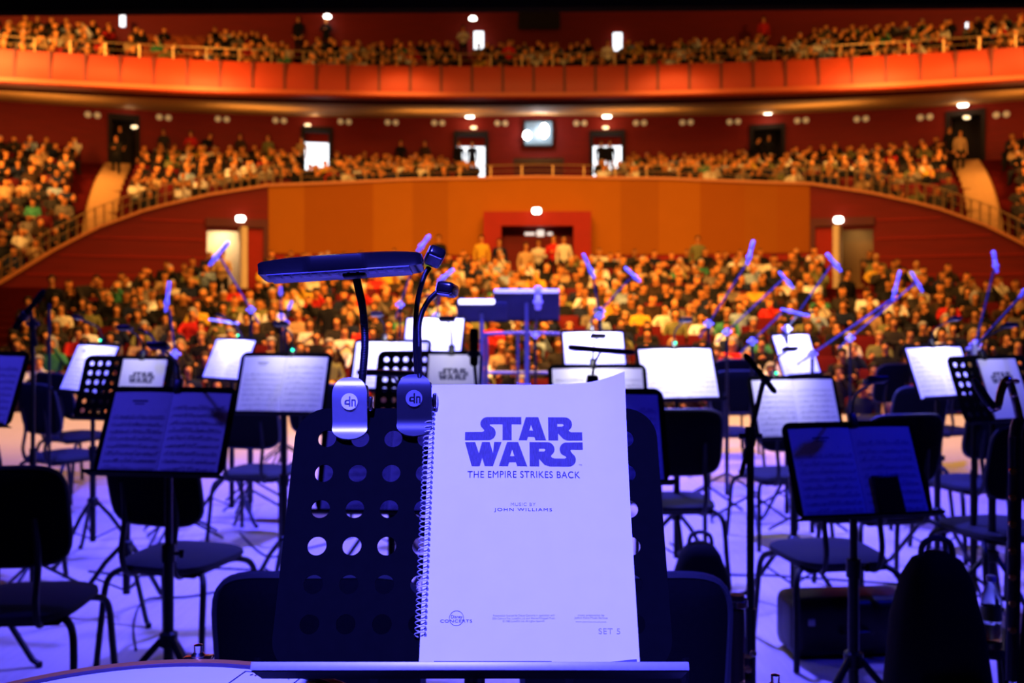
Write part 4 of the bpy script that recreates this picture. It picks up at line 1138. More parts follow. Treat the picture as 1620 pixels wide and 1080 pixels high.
# bar head, about 22 cm long
hc = loc(541, 421, 1.315); ang = math.atan2(16, 253)
HM = Matrix.Translation(hc) @ Matrix.Rotation(ang, 4, 'Y').inverted() @ Matrix.Rotation(R(-7), 4, 'X')
HM = Matrix.Translation(hc) @ Matrix.Rotation(-ang, 4, 'Y') @ Matrix.Rotation(R(-13), 4, 'X')
HLn = .2135
def head_sec(s):
    x = (s - .5) * HLn; e = 1 - abs(2 * s - 1) ** 4
    hw = .026 * (.9 + .1 * e); zt = .0085 + .0055 * e; zb = -.0095 - .002 * e
    mid = 1 if .30 < s < .66 else 0
    return x, hw, zt, zb, mid
b = MB(); t = bmesh.new(); prev = None
for i in range(49):
    s = i / 48; x, hw, zt, zb, mid = head_sec(s)
    k = min(1, i / 1.0, (48 - i) / 1.0) * .14 + .86
    ins = .004 if not mid else .0005
    ring = [(-hw * .45, zt), (-hw * .96, zt * .62), (-hw + ins, zb * .45), (-hw * .84, zb), (hw * .90, zb), (hw, zb * .3), (hw * .95, zt * .35), (hw * .62, zt)]
    vs_ = [t.verts.new((x, y * k, z * k)) for y, z in ring]
    if prev:
        for m in range(8): t.faces.new((prev[m], prev[(m + 1) % 8], vs_[(m + 1) % 8], vs_[m]))
    else: t.faces.new(vs_[::-1])
    prev = vs_
t.faces.new(prev); bmesh.ops.recalc_face_normals(t, faces=t.faces[:]); b.add(t, HM); head = b.build('lamp_head', mat('lamp_head_plastic', (.005, .005, .006), .22, noise=.06, spec=.6), lampA)
b = MB(); b.box((-.002, .0, -.0115), (.186, .044, .0018), HM, bev=.0006); b.build('diffuser', mat('frosted_diffuser', (.10, .10, .13), .3, noise=.1, nscale=120, spec=.5), head)
b = MB()
for i in range(14): b.box((-.082 + i * .0123, -.010, -.0128), (.0085, .016, .0012), HM, bev=.0004)
b.build('led_row', mat('unlit_led', (.20, .19, .20), .35, noise=.2, nscale=300), head)
b = MB(); b.box((.017, -.003, -.0145), (.030, .018, .006), HM, bev=.002); b.build('neck_socket', M_PLASTIC, head)
b = MB()
for sg in (-1, 1): b.lathe([(0, -.0012), (.0022, -.0008), (.0022, .0008), (0, .0012)], 10, HM @ Matrix.Translation((sg * .1062, 0, -.001)) @ Matrix.Rotation(R(90), 4, 'Y'))
b.build('end_screw', M_CHROME, head)
# second lamp: black clamp with two slender necks
q2 = P(657, 640, D1)
lampB = empty('clip_lamp', (q2.x, q2.y, q2.z), TH, 'black clip lamp with two slender necks and small heads, beside the score spiral', 'lamp')
clip_body(lampB, mat('matt_black_clamp', (.010, .010, .012), .45, noise=.1, spec=.4), mat('emblem_dim', (.16, .16, .18), .5, noise=.05))
q = q2
for pts, hpx, hpy, rot in (([(660, 600, 1.36), (657, 540, 1.362), (660, 480, 1.365), (670, 440, 1.36), (679, 423, 1.352)], 688, 406, (R(-28), R(22), R(8))), ([(664, 600, 1.352), (663, 545, 1.352), (664, 508, 1.35), (676, 478, 1.342), (697, 457, 1.33)], 708, 457.5, (R(-8), R(8), R(-14)))):
    sp, rs = ribbed([loc(*p) for p in pts], .0038); b = MB(); b.tube(sp, rs, 8); b.build('gooseneck', M_DARKMETAL, lampB)
    c = loc(hpx, hpy, pts[-1][2] - .012)
    M_ = Matrix.Translation(c) @ Euler(rot).to_matrix().to_4x4()
    b = MB(); b.box((0, 0, 0), (.023, .034, .017), M_, bev=.005, seg=3); hd = b.build('lamp_head', mat('lamp_head_plastic', (.035, .034, .04), .3), lampB)
    b = MB(); b.box((0, -.003, -.0088), (.017, .024, .0012), M_); b.build('led_window', M_SCONCE if False else mat('unlit_led', (.20, .19, .20), .35), hd)
    b = MB(); b.box((-.0117, 0, 0), (.0012, .026, .011), M_); b.build('side_cap', mat('pale_side_cap', (.55, .50, .42), .4, noise=.05), hd)
# ------------------------------------------------------------------ small lights clipped to the lit stands
def stand_lamp(key, u, label, power, green=True, long=False, tint=(.86, .82, 1.0)):
    M = STANDS[key]; base = M @ Matrix.Translation((u, 0, DH))
    root = bpy.data.objects.new('stand_lamp', None); COL.objects.link(root); root.matrix_world = base; root.empty_display_size = .05
    tag(root, label, 'lamp', 'small lamps clipped on the music stands')
    b = MB(); b.box((0, -.004, 0), (.030, .022, .052), bev=.005); b.build('clamp', M_PLASTIC, root)
    hw = .20 if long else .075
    b = MB(); b.tube(spline([(0, 0, .02), (0, -.015, .055 if long else .035), (0, -.06, .075), (0, -.19, .078)], 6), .005, 8); b.build('gooseneck', M_PLASTIC, root)
    b = MB(); b.box((0, -.205, .078), (hw, .045, .018), bev=.006); hd = b.build('lamp_head', M_PLASTIC, root)
    if green:
        b = MB(); b.lathe([(0, -.008), (.006, -.005), (.0085, 0), (.006, .005), (0, .008)], 10, Matrix.Translation((.004, -.017, .008))); b.build('indicator_light', M_GREEN, root)
    if power:
        d = bpy.data.lights.new('stand_lamp_light', 'AREA'); d.shape = 'RECTANGLE'; d.size = hw * .8; d.size_y = .03; d.energy = power; d.color = tint
        o = bpy.data.objects.new('stand_lamp_light', d); COL.objects.link(o); o.parent = hd
        o.location = (0, -.21, .066)
        o.rotation_euler = (Vector((0, 0, -.24)) - Vector((0, -.21, .066))).to_track_quat('-Z', 'Y').to_euler()
    return root
stand_lamp('s2', .02, 'lamp with a green light on the farthest left white part', 2.72)
stand_lamp('s4', .02, 'lamp with a green light on the part below the cream doorway', 3.95)
stand_lamp('s5', .03, 'dark lamp with a green light on the large pale lavender part', 1.39)
stand_lamp('s6', -.05, 'lamp on the white part behind the goosenecks', 4.94, False)
stand_lamp('s7', .02, 'lamp on the brilliantly white part left of the podium', 10.87, False)
stand_lamp('s9', 0, 'lamp on the brilliantly white part right of the podium', 10.87, False)
stand_lamp('s11', .0, 'lamp with a pale green light on the bright part right of the closest score', 7.41)
stand_lamp('s14', -.09, 'lamp with a green light on the wide pale part, photo right', 1.73)
stand_lamp('s15', 0, 'lamp on the white part turned sideways, photo right', 7.90, False)
stand_lamp('s17', 0, 'lamp on the white part behind the perforated stand, photo right', 3.95, False)
stand_lamp('s6b', .10, 'lamp on the pale titled booklet just behind the closest score', 0.89, False)
stand_lamp('s18', -.02, 'lamp clamped over the booklet near the right edge', 0.59, False)
stand_lamp('s3', .07, 'lamp over the titled booklet, photo left', 0.89, False)
stand_lamp('s10', -.02, 'lamp on the pale paper peeping over the closest score', 2.47, False)
stand_lamp('B', .015, 'round black lamp on the deep blue part, photo left, switched off', 0.00, False)
stand_lamp('s16', .02, 'round black lamp on the deep blue part, photo right, switched off', 0.00, False)
# long bar lamps on two nearer stands
def bar_lamp(key, u, px0, px1, py0, py1, label):
    M = STANDS[key]; base = M @ Matrix.Translation((u, 0, DH)); o = base.translation; d = proj(o)[2] - .06
    root = empty('clip_lamp', o, TH, label, 'lamp'); L = lambda px, py, dd: Matrix.Rotation(-TH, 4, 'Z') @ (P(px, py, dd) - o)
    a = L(px0, py0, d); c = L(px1, py1, d); m = (a + c) / 2
    b = MB(); b.box((0, -.004, .010), (.040, .026, .075), bev=.008); b.build('clamp', M_PLASTIC, root)
    b = MB(); b.tube(spline([(0, 0, .04), (m.x * .4, .01, .04 + (m.z - .04) * .5), (m.x, m.y, m.z - .004)], 8), .0045, 8); b.build('gooseneck', M_PLASTIC, root)
    b = MB(); X = Matrix.Translation(m) @ Matrix.Rotation(-math.atan2(c.z - a.z, c.x - a.x), 4, 'Y'); b.box((0, 0, 0), ((c - a).length, .055, .017), X, bev=.007, seg=3); hd = b.build('lamp_head', M_PLASTIC, root)
    b = MB(); b.box((0, 0, -.009), ((c - a).length * .85, .038, .002), X); b.build('diffuser', mat('frosted_diffuser', (.10, .10, .13), .3), hd)
bar_lamp('s12', 0, 899, 1003, 549, 557, 'dark bar lamp seen edge-on before the brilliantly white part right of the podium')
bar_lamp('s13', .04, 566, 671, 588, 591, 'dark bar lamp seen edge-on behind the goosenecks')

# ------------------------------------------------------------------ chairs
def cushion(w0, w1, l, th, puff):
    """rounded seat pad, front (+Y) wider"""
    t = bmesh.new(); n = 32; rings = []
    for z, k in ((0, .93), (th * .35, 1.0), (th * .75, .985), (th, .90), (th + puff * .6, .6), (th + puff, .25)):
        ring = []
        for i in range(n):
            a = 2 * math.pi * i / n; c, s = math.cos(a), math.sin(a)
            x = math.copysign(abs(c) ** .55, c); y = math.copysign(abs(s) ** .55, s)
            w = lerp(w0, w1, (y + 1) / 2) / 2
            ring.append(t.verts.new((x * w * k, y * l / 2 * k, z)))
        rings.append(ring)
    for A, B in zip(rings, rings[1:]):
        for i in range(n): t.faces.new((A[i], A[(i + 1) % n], B[(i + 1) % n], B[i]))
    t.faces.new(rings[0][::-1]); t.faces.new(rings[-1]); return t
b = MB(); b.add(cushion(.42, .47, .45, .042, .012), Matrix.Translation((0, .0, .415))); SEAT_ME = b.mesh('seat', M_SEATLIT)
def back_f(sg):
    def f(s, t):
        a = s * 2 - 1; c = t * 2 - 1
        # rounded rectangle outline by radial squeeze
        k = 1.0 / max(1e-6, (abs(a) ** 5 + abs(c) ** 5) ** (1 / 5)) if (abs(a) > .01 or abs(c) > .01) else 1
        m = max(abs(a), abs(c)); k = lerp(1, k * m, m ** 4)
        x = a * k * .222; z = .80 + c * k * .18
        edge = max(abs(a), abs(c)) ** 6
        return Vector((x, -.235 - (z - .80) * .22 + .035 * (x / .222) ** 2 + sg * .026 * (1 - .85 * edge), z))
    return f
b = MB(); b.sheet(back_f(1), 18, 14, back_f(-1)); BACK_ME = b.mesh('backrest', M_BLACKCLOTH)
b = MB(); b.tube([v + Vector((0, 0, 0)) for v in [back_f(0)(s, t) for s, t in [(i / 16, 0) for i in range(16)] + [(1, i / 12) for i in range(12)] + [(1 - i / 16, 1) for i in range(16)] + [(0, 1 - i / 12) for i in range(13)]]], .009, 6)
PIPE_ME = b.mesh('piping', mat('worn_black_piping', (.02, .02, .024), .6, noise=.2, nscale=80))
def leg_me(s, front):
    y1 = .20 if front else -.20
    b = MB(); b.tube(spline([(s * .15, y1 * .5, .405), (s * .20, y1 * .75, .405), (s * .235, y1 * .98, .36), (s * .245, y1 * 1.1, .2), (s * .255, y1 * 1.2, .005)], 7), .0138, 8)
    return b.mesh('leg', M_DARKMETAL)
LEGS = [leg_me(s, f) for s in (-1, 1) for f in (True, False)]
b = MB()
for s in (-1, 1): b.tube(spline([(s * .10, -.05, .405), (s * .12, -.20, .41), (s * .125, -.245, .50), (s * .125, -.225, .64), (s * .12, -.24, .80)], 6), .0125, 8)
UP_ME = b.mesh('back_upright', M_DARKMETAL)
b = MB(); b.box((0, 0, .405), (.36, .36, .012), bev=.004); PAN_ME = b.mesh('seat_pan', M_DARKMETAL)
CHAIRS = {}
def chair(key, px, d, yaw, label):
    q = P(px, 500, d)
    root = empty('orchestra_chair', (q.x, q.y, 0), R(yaw) + TH, label, 'chair', 'black orchestra chairs')
    link('seat', SEAT_ME, root); bo = link('backrest', BACK_ME, root); link('piping', PIPE_ME, bo); link('seat_pan', PAN_ME, root); link('back_upright', UP_ME, root)
    for m in LEGS: link('leg', m, root)
    CHAIRS[key] = root; return root
for a in [
    ('c1', 42, 3.72, 5, 'black chair cut by the left edge of the photo, back turned to the camera'),
    ('c2', 288, 4.38, -16, 'black chair under the deep blue open part, photo left'),
    ('c3', 532, 2.36, 0, 'black chair whose back rim shows left of the closest stand'),
    ('c3r', 974, 2.36, 0, 'black chair whose back rim shows low right of the closest stand'),
    ('c4', 1310, 4.45, 8, 'black chair under the deep blue open part with the tablet, photo right'),
    ('c5', 1064, 5.6, 4, 'black chair with a lit seat pad right of the closest stand'),
    ('c6', 1150, 10.4, 8, 'distant chair with a lavender lit seat, right of centre'),
    ('c7', 1150, 8.7, 10, 'chair with a lavender lit seat in front of the most distant one, right of centre'),
    ('c8', 122, 8.4, -30, 'distant chair with a lavender seat below the perforated stand, photo left'),
    ('c9', 412, 6.6, -12, 'black chair behind the pale lavender part, photo left'),
    ('c10', 1535, 6.2, 18, 'black chair below the perforated stand near the right edge'),
    ('c11', 1386, 9.6, 25, 'distant blue-edged chair back behind the wide pale part, photo right'),
    ('c12', 1424, 7.1, 16, 'chair with a blue-rimmed back above the deep blue part, photo right'),
    ('c13', 1578, 4.95, 14, 'black chair back below the titled booklet near the right edge'),
    ('c14', -5, 5.5, -20, 'black chair back peeping in at the left edge of the photo'),
    ('c15', 520, 7.3, -10, 'blue-edged chair back just right of the pale lavender part'),
    ('c16', 1232, 6.5, 12, 'black chair with lavender seat under the wide pale part, photo right'),
    ('c17', 102, 7.3, -30, 'dark blue chair back under the leaning white part, photo left'),
    ('c18', 1488, 8.8, 25, 'small distant chair seat left of the perforated stand near the right edge'),
    ('c19', 1392, 5.35, 12, 'chair seat pad just behind the lower edge of the deep blue part, photo right'),
    ('c20', 700, 6.6, -4, 'black chair behind the closest score, mostly hidden'),
]: chair(*a)

# ------------------------------------------------------------------ microphones
def P2(px, py, d): return P(px, py, d)
def mic_stand(label, mic_label, d, tip, tail, clutch, base=True, mount=None, thick=.014, dark=False, tailend=None, dm=None):
    """boom stand: pole from the floor to the clutch, boom from beyond the clutch to the microphone mount"""
    c = P(clutch[0], clutch[1], d); o = Vector((c.x, c.y, 0)); dm = dm or d
    root = empty('microphone_stand', o, 0, label, 'microphone stand', 'boom microphone stands')
    m = P(*(mount or tail), dm)
    b = MB(); b.tube([(0, 0, .03), (0, 0, max(.3, c.z * .55))], .017, 8); b.build('lower_pole', M_DARKMETAL, root)
    b = MB(); b.tube([(0, 0, max(.28, c.z * .53)), (0, 0, c.z)], .0115, 8); b.build('upper_pole', M_DARKMETAL, root)
    mm = M_MIC if not dark else M_BLACK
    if (m - c).length > .05:
        back = P(*tailend, d) if tailend else c + (c - m).normalized() * .12
        b = MB(); b.tube([back - o, m - o], .0075, 8); b.build('boom', mat('blue_lit_boom_tube', (.045, .045, .05), .4, .2, noise=.1, nscale=60) if not dark else M_DARKMETAL, root)
        b = MB(); b.lathe([(0, -.03), (.015, -.028), (.018, 0), (.015, .028), (0, .03)], 12, Matrix.Translation((0, 0, c.z))); b.tube([(-.035, 0, c.z), (.035, 0, c.z)], .009, 8); b.build('boom_clutch', mm if not dark else M_DARKMETAL, root)
    for k in range(3):
        a = R(25 + 120 * k); dx, dy = math.cos(a), math.sin(a)
        b = MB(); b.tube([(dx * .015, dy * .015, .20), (dx * .30, dy * .30, .014)], .009, 7); b.build('leg', M_DARKMETAL, root)
    t0 = P(*tail, dm); t1 = P(*tip, dm); ax = t1 - t0; L = ax.length
    Q = Matrix.Translation(t0) @ ax.to_track_quat('Z', 'Y').to_matrix().to_4x4()
    mr = empty('microphone', t0, 0, mic_label, 'microphone', 'microphones on the stage stands'); mr.matrix_world = Q
    b = MB(); b.lathe([(0, 0), (thick * .6, 0), (thick, L * .06), (thick, L * .60), (thick * .8, L * .63), (0, L * .63)], 14); b.build('body', mm, mr)
    b = MB(); b.lathe([(0, L * .60), (thick * .85, L * .61), (thick * 1.08, L * .68), (thick * 1.08, L * .93), (thick * .7, L), (0, L)], 14); b.build('grille', mat('microphone_grille', (.85, .85, .86), .5, .3, noise=.3, nscale=300) if not dark else M_BLACK, mr)
    b = MB(); b.lathe([(thick * 1.02, L * .25), (thick * 1.5, L * .26), (thick * 1.5, L * .40), (thick * 1.02, L * .41)], 12); b.build('holder', M_PLASTIC if dark else M_MIC, root if False else mr)
    return root
MS = [
    (7.6, (362, 383), (331, 420), (397, 490), (347, 405), 0.0151, False, 'before the cream lit doorway, photo left'),
    (6.4, (268, 445), (262, 494), (277, 560), (268, 490), 0.0116, False, 'standing upright left of the white part, photo left'),
    (5.2, (70, 459), (22, 520), (52, 512), (48, 486), 0.0151, True, 'big and dark near the left edge of the photo'),
    (9.5, (444, 453), (444, 468), (445, 500), (444, 466), 0.0162, False, 'small, seen end-on among the spectators below the lamp bar'),
    (9.5, (462, 476), (456, 490), (452, 510), (457, 488), 0.0151, False, 'tiny one hanging below the end-on one, photo left'),
    (8.2, (680, 372), (660, 399), (633, 482), (662, 396), 0.0151, False, 'crossing the small lamp heads above the score'),
    (8.6, (718, 426), (693, 446), (690, 500), (700, 440), 0.0151, False, 'tilted behind the lower lamp head'),
    (7.8, (922, 401), (940, 441), (948, 500), (938, 436), 0.0139, False, 'leaning to the left above the white part right of the podium'),
    (7.9, (988, 423), (1013, 446), (950, 492), (1001, 436), 0.0128, False, 'at the end of the short boom right of the podium'),
    (7.3, (1192, 380), (1182, 419), (1121, 512), (1182, 416), 0.0139, False, 'bright one above the right stalls, on a long rising boom'),
    (7.9, (1232, 430), (1255, 456), (1150, 525), (1240, 440), 0.0116, False, 'dim one between the two bright boom microphones, photo right'),
    (7.2, (1307, 401), (1331, 430), (1245, 520), (1317, 417), 0.0139, False, 'tilted one in front of the red door, photo right'),
    (6.6, (1424, 428), (1412, 476), (1285, 560), (1416, 470), 0.0104, False, 'slim one at the end of the longest boom, photo right'),
    (7.6, (1441, 430), (1460, 462), (1345, 535), (1450, 446), 0.0116, False, 'dim one just right of the slim one, photo right'),
    (6.2, (1571, 396), (1577, 432), (1543, 545), (1572, 428), 0.0128, False, 'bright upright one near the right edge of the photo'),
    (7.0, (1280, 500), (1235, 489), (1190, 540), (1240, 492), 0.0093, False, 'small one above the sideways white part, photo right'),
    (6.6, (218, 520), (238, 530), (270, 575), (236, 528), 0.0081, True, 'small dark gooseneck one low on the left'),
    (7.2, (330, 505), (378, 512), (395, 560), (372, 511), 0.0081, False, 'slim horizontal one low among the spectators, photo left'),
    (4.9, (1640, 440), (1612, 472), (1540, 552), (1616, 468), 0.0104, False, 'cut by the right edge at the end of the thick boom'),
]
for (d, tip, tail, cl, mt, th, dk, where) in MS:
    mic_stand('stand of the microphone ' + where, 'microphone ' + where, d, tip, tail, cl, mount=mt, thick=th, dark=dk)
# slim microphone close by, with an orange lit edge, right of the score
mic_stand('slim dark microphone stand between the pale part and the blue part, photo right', 'slim dark microphone with an orange lit edge before the pale part, photo right', 3.0, (1178, 560), (1227, 621), (1187, 690), mount=(1207, 605), thick=.0085, dark=True)
# upright pencil microphone behind the score
mic_stand('thin stand of the upright pencil microphone just above the closest score', 'upright dark pencil microphone with orange lit edges above the closest score', 4.2, (750, 519), (750, 579), (756, 640), mount=(751, 577), thick=.018, dark=True)
# free poles behind, left
for px, d, top, lab in ((78, 6.8, 480, 'thin dark pole stand rising beside the big dark microphone, photo left'),):
    q = P(px, top, d); root = empty('pole_stand', (q.x, q.y, 0), 0, lab, 'stand')
    b = MB(); b.tube([(0, 0, .02), (0, 0, q.z)], .011, 8); b.build('pole', M_DARKMETAL, root)
    b = MB(); b.lathe([(0, 0), (.15, 0), (.15, .015), (.02, .03), (0, .03)], 20); b.build('round_base', M_DARKMETAL, root)

# ------------------------------------------------------------------ conductor's podium
q = P(832, 600, 10.3)
root = empty('podium', (q.x, q.y, 0), TH, 'low conductor podium with a tubular guard rail, at the front of the stage', 'podium')
b = MB(); b.box((0, -.2, .12), (1.7, 1.6, .24), bev=.01); b.build('platform', M_BLACKCLOTH, root)
M_TUBE = mat('pale_grey_tube', (.14, .14, .15), .4, .4, noise=.06)
b = MB(); b.tube(spline([(-.42, .5, .24), (-.42, .5, .75), (-.42, .5, 1.15), (-.40, .5, 1.22), (.40, .5, 1.22), (.42, .5, 1.15), (.42, .5, .75), (.42, .5, .24)], 5), .021, 10); b.tube([(-.42, .5, .80), (.55, .5, .80)], .019, 8)
for x in (-.08, .03): b.tube([(x, .5, .24), (x, .5, 1.22)], .016, 8)
b.build('guard_rail', M_TUBE, root)
def cond_stand(px, py, d, w, h, label, lamp_px, bright):
    q = P(px, py, d)                # centre of the tray's top edge, seen from the back
    root = empty('conductor_stand', (q.x, q.y, 0), TH, label, 'music stand', 'conductor stands on the podium')
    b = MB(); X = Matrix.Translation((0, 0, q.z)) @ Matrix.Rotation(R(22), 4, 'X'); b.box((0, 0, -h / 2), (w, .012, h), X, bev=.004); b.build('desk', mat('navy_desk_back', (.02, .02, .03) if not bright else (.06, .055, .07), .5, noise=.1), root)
    b = MB(); b.box((0, .04, -h), (w, .10, .012), X); b.build('ledge', M_BLACK, root)
    b = MB(); b.tube([(0, .03, .26), (0, .03, q.z - .1)], .02, 10); b.build('pole', M_TUBE, root)
    b = MB(); b.box((0, .03, .25), (.5, .36, .03), bev=.01); b.build('base_plate', M_DARKMETAL, root)
    L, off, zo = lamp_px
    b = MB(); b.box((off, -.02, zo), (L, .035, .045 if bright else .036), X, bev=.014, seg=3)
    b.build('lamp_bar', mat('lit_lamp_bar_%d' % bright, (.8, .8, .9), .4, emit=(.88, .85, 1) if bright else (.52, .48, 1), strength=2.4 if bright else .85, noise=.02), root)
    return root
cond_stand(833, 461, 9.55, .64, .30, 'taller dark blue conductor stand with a lavender lamp bar along its top', (.62, 0, .012), False)
cond_stand(762, 478, 9.1, .46, .19, 'lower grey conductor stand with a brilliant white lamp bar', (.33, -.045, .014), True)
mic_stand('upright stand rising in front of the taller conductor stand', 'pale microphone pair holder in front of the taller conductor stand', 8.7, (851, 452), (851, 490), (847, 530), mount=(850, 490), thick=.028)

# ------------------------------------------------------------------ timpani
def timpano(px, py, d, rad, zt, label, lug_angles, mark):
    q = P(px, py, d); root = empty('timpano', (q.x, q.y, 0), TH, label, 'drum', 'timpani by the closest stand')
    b = MB(); b.lathe([(0, zt), (rad * .96, zt), (rad * .965, zt - .002), (0, zt - .002)], 96); hd = b.build('drumhead', mat('milky_drumhead', (.74, .73, .71), .6, noise=.03, nscale=12, spec=.3), root)
    b = MB(); b.lathe([(rad * .965, zt - .012), (rad * .965, zt + .0015), (rad * .985, zt + .0025), (rad * .985, zt - .012)], 96); b.build('collar_ring', mat('dark_collar', (.06, .05, .07), .4, noise=.05), root)
    b = MB(); b.lathe([(rad * .985, zt - .03), (rad * .985, zt + .004), (rad * 1.0, zt + .006), (rad * 1.02, zt + .003), (rad * 1.02, zt - .03)], 96); b.build('counterhoop', mat('copper_hoop', (.70, .26, .06), .35, .6, noise=.05), root)
    b = MB(); b.lathe([(rad * .98, zt - .03), (rad * 1.0, zt - .08), (rad * .97, zt - .22), (rad * .82, zt - .40), (rad * .5, zt - .54), (rad * .15, zt - .58), (0, zt - .58)], 48); b.build('copper_bowl', mat('copper_bowl', (.55, .26, .13), .3, .95, noise=.1, nscale=8), root)
    for a in lug_angles:
        x, y = math.sin(R(a)) * rad * 1.035, math.cos(R(a)) * rad * 1.035
        X = Matrix.Translation((x, y, zt)) @ Matrix.Rotation(-R(a), 4, 'Z')
        b = MB(); b.box((0, 0, .003), (.040, .022, .006), X, bev=.002); b.lathe([(0, 0), (.009, 0), (.010, .008), (.006, .012), (.0065, .022), (0, .024)], 12, X); b.tube([(0, .0, .0), (0, .004, -.30)], .004, 6, X); b.build('tension_rod', M_CHROME, root)
    for k in range(3):
        a = R(200 + 120 * k); c, s = math.cos(a), math.sin(a)
        b = MB(); b.tube([(c * rad * .85, s * rad * .85, zt - .35), (c * rad * .95, s * rad * .95, .3), (c * rad * .9, s * rad * .9, .02)], .016, 8); b.build('leg', M_DARKMETAL, root)
    b = MB(); b.lathe([(0, 0), (rad * .75, 0), (rad * .75, .03), (rad * .3, .09), (0, .10)], 32); b.build('pedal_base', M_DARKMETAL, root)
    if mark:
        bx = MB(); th = .0012; w, h = .085, .05; X = Matrix.Translation((.115, .262, zt + .0012)) @ Matrix.Rotation(R(-14), 4, 'Z')
        for c_, s_ in (((0, h / 2, 0), (w, th, .0004)), ((0, -h / 2, 0), (w, th, .0004)), ((-w / 2, 0, 0), (th, h, .0004)), ((w / 2, 0, 0), (th, h, .0004))): bx.box(c_, s_, X)
        rg = random.Random(4)
        for i in range(9): bx.box((-.028 + i * .007, .0155, 0), (.0016, .004 + rg.random() * .004, .0004), X, rot=(0, 0, rg.uniform(-.5, .5)))
        bx.build('printed_mark', M_INK, hd)
    return root
hT = .512
timpano(158, 1080, 1.088, .33, HC - hT, 'timpani drum with a pale head and copper rim, low at the left', (0, 60, 120, -60, -120, 180), True)
timpano(1344, 1140, 1.10, .30, HC - .548, 'second timpani drum just under the lower edge of the photo, only a tuning screw showing', (0, 60, 120, -60, -120, 180), False)

# ------------------------------------------------------------------ things lying about
def bag(px, d, top, w, label):
    q = P(px, top, d); h = q.z; root = empty('backpack', (q.x, q.y, 0), TH, label, 'bag')
    t = bmesh.new(); rings = []; n = 28
    for z, k, kd in ((0, .92, .9), (.03, 1.08, 1), (h * .2, 1.12, 1.05), (h * .5, 1.02, 1), (h * .75, .86, .9), (h * .90, .66, .72), (h * .97, .46, .5), (h, .18, .2)):
        rings.append([t.verts.new((math.copysign(abs(math.cos(a)) ** .7, math.cos(a)) * w / 2 * k * (1 + .03 * math.sin(3 * a + z * 9)), math.copysign(abs(math.sin(a)) ** .7, math.sin(a)) * w * .36 * kd, z)) for a in [2 * math.pi * i / n for i in range(n)]])
    for A, B in zip(rings, rings[1:]):
        for i in range(n): t.faces.new((A[i], A[(i + 1) % n], B[(i + 1) % n], B[i]))
    t.faces.new(rings[0][::-1]); t.faces.new(rings[-1])
    b = MB(); b.add(t); b.build('bag_body', mat('black_bag_cloth', (.003, .003, .0035), .9, noise=.3, nscale=30, bump=.4, spec=.15), root)
    b = MB(); b.tube(spline([(-.05, 0, h - .02), (-.04, 0, h + .025), (.0, 0, h + .04), (.04, 0, h + .025), (.05, 0, h - .02)], 6), .009, 8); b.build('carry_handle', mat('grey_webbing', (.05, .05, .055), .8, noise=.2, nscale=90), root)
    b = MB(); b.box((0, -w * .36, h * .36), (w * .62, .05, h * .42), bev=.02); b.build('front_pocket', M_BLACKCLOTH, root)
    return root
bag(1482, 3.0, 872, .30, 'tall black gig bag with a grey handle on the floor, photo right')
bag(1108, 4.25, 856, .26, 'black backpack slumped between the closest stand and the slim microphone stand')
bag(1705, 2.75, 838, .30, 'black bag cut by the right edge of the photo')
# case under the chair
q = P(1335, 980, 4.45); root = empty('instrument_case', (q.x, q.y, 0), TH + .1, 'black instrument case on the floor under the chair, photo right', 'case')
b = MB(); b.box((0, 0, .135), (.56, .24, .26), bev=.05, seg=3); b.build('case_shell', M_PLASTIC, root)
b = MB(); b.tube(spline([(-.06, -.125, .12), (-.05, -.155, .13), (.05, -.155, .13), (.06, -.125, .12)], 6), .009, 8); b.build('handle', M_PLASTIC, root)
for s in (-1, 1):
    b = MB(); b.box((s * .2, -.122, .17), (.03, .012, .03), bev=.003); b.build('latch', M_SILVER, root)
# water bottle on a low black stool
q = P(1568, 1012, 3.15)
root = empty('stool', (q.x, q.y + .03, 0), TH, 'low black stool carrying the water bottle, photo right', 'stool')
b = MB(); b.lathe([(0, q.z - .03), (.13, q.z - .03), (.14, q.z - .015), (.13, q.z), (0, q.z)], 24); b.build('seat', M_PLASTIC, root)
for k in range(3):
    a = R(40 + 120 * k); b = MB(); b.tube([(math.cos(a) * .08, math.sin(a) * .08, q.z - .03), (math.cos(a) * .15, math.sin(a) * .15, .0)], .010, 7); b.build('leg', M_DARKMETAL, root)
bt = empty('water_bottle', (q.x, q.y, q.z), TH, 'clear half empty plastic water bottle near the right edge of the photo', 'bottle')
b = MB(); b.lathe([(0, 0), (.028, 0), (.031, .006), (.031, .05), (.029, .056), (.031, .062), (.031, .12), (.027, .145), (.013, .175), (.012, .188), (0, .188)], 24)
b.build('bottle_body', mat('clear_plastic', (.65, .85, .72), .08, trans=.92, noise=.02, spec=.5), bt)
b = MB(); b.lathe([(0, .186), (.0145, .186), (.0145, .202), (.013, .204), (0, .204)], 16); b.build('cap', mat('pale_bottle_cap', (.55, .53, .62), .4, noise=.04), bt)
b = MB(); b.lathe([(.0313, .066), (.0316, .066), (.0316, .108), (.0313, .108)], 24); b.build('bottle_label', mat('olive_bottle_label', (.20, .24, .05), .5, noise=.2, nscale=60), bt)
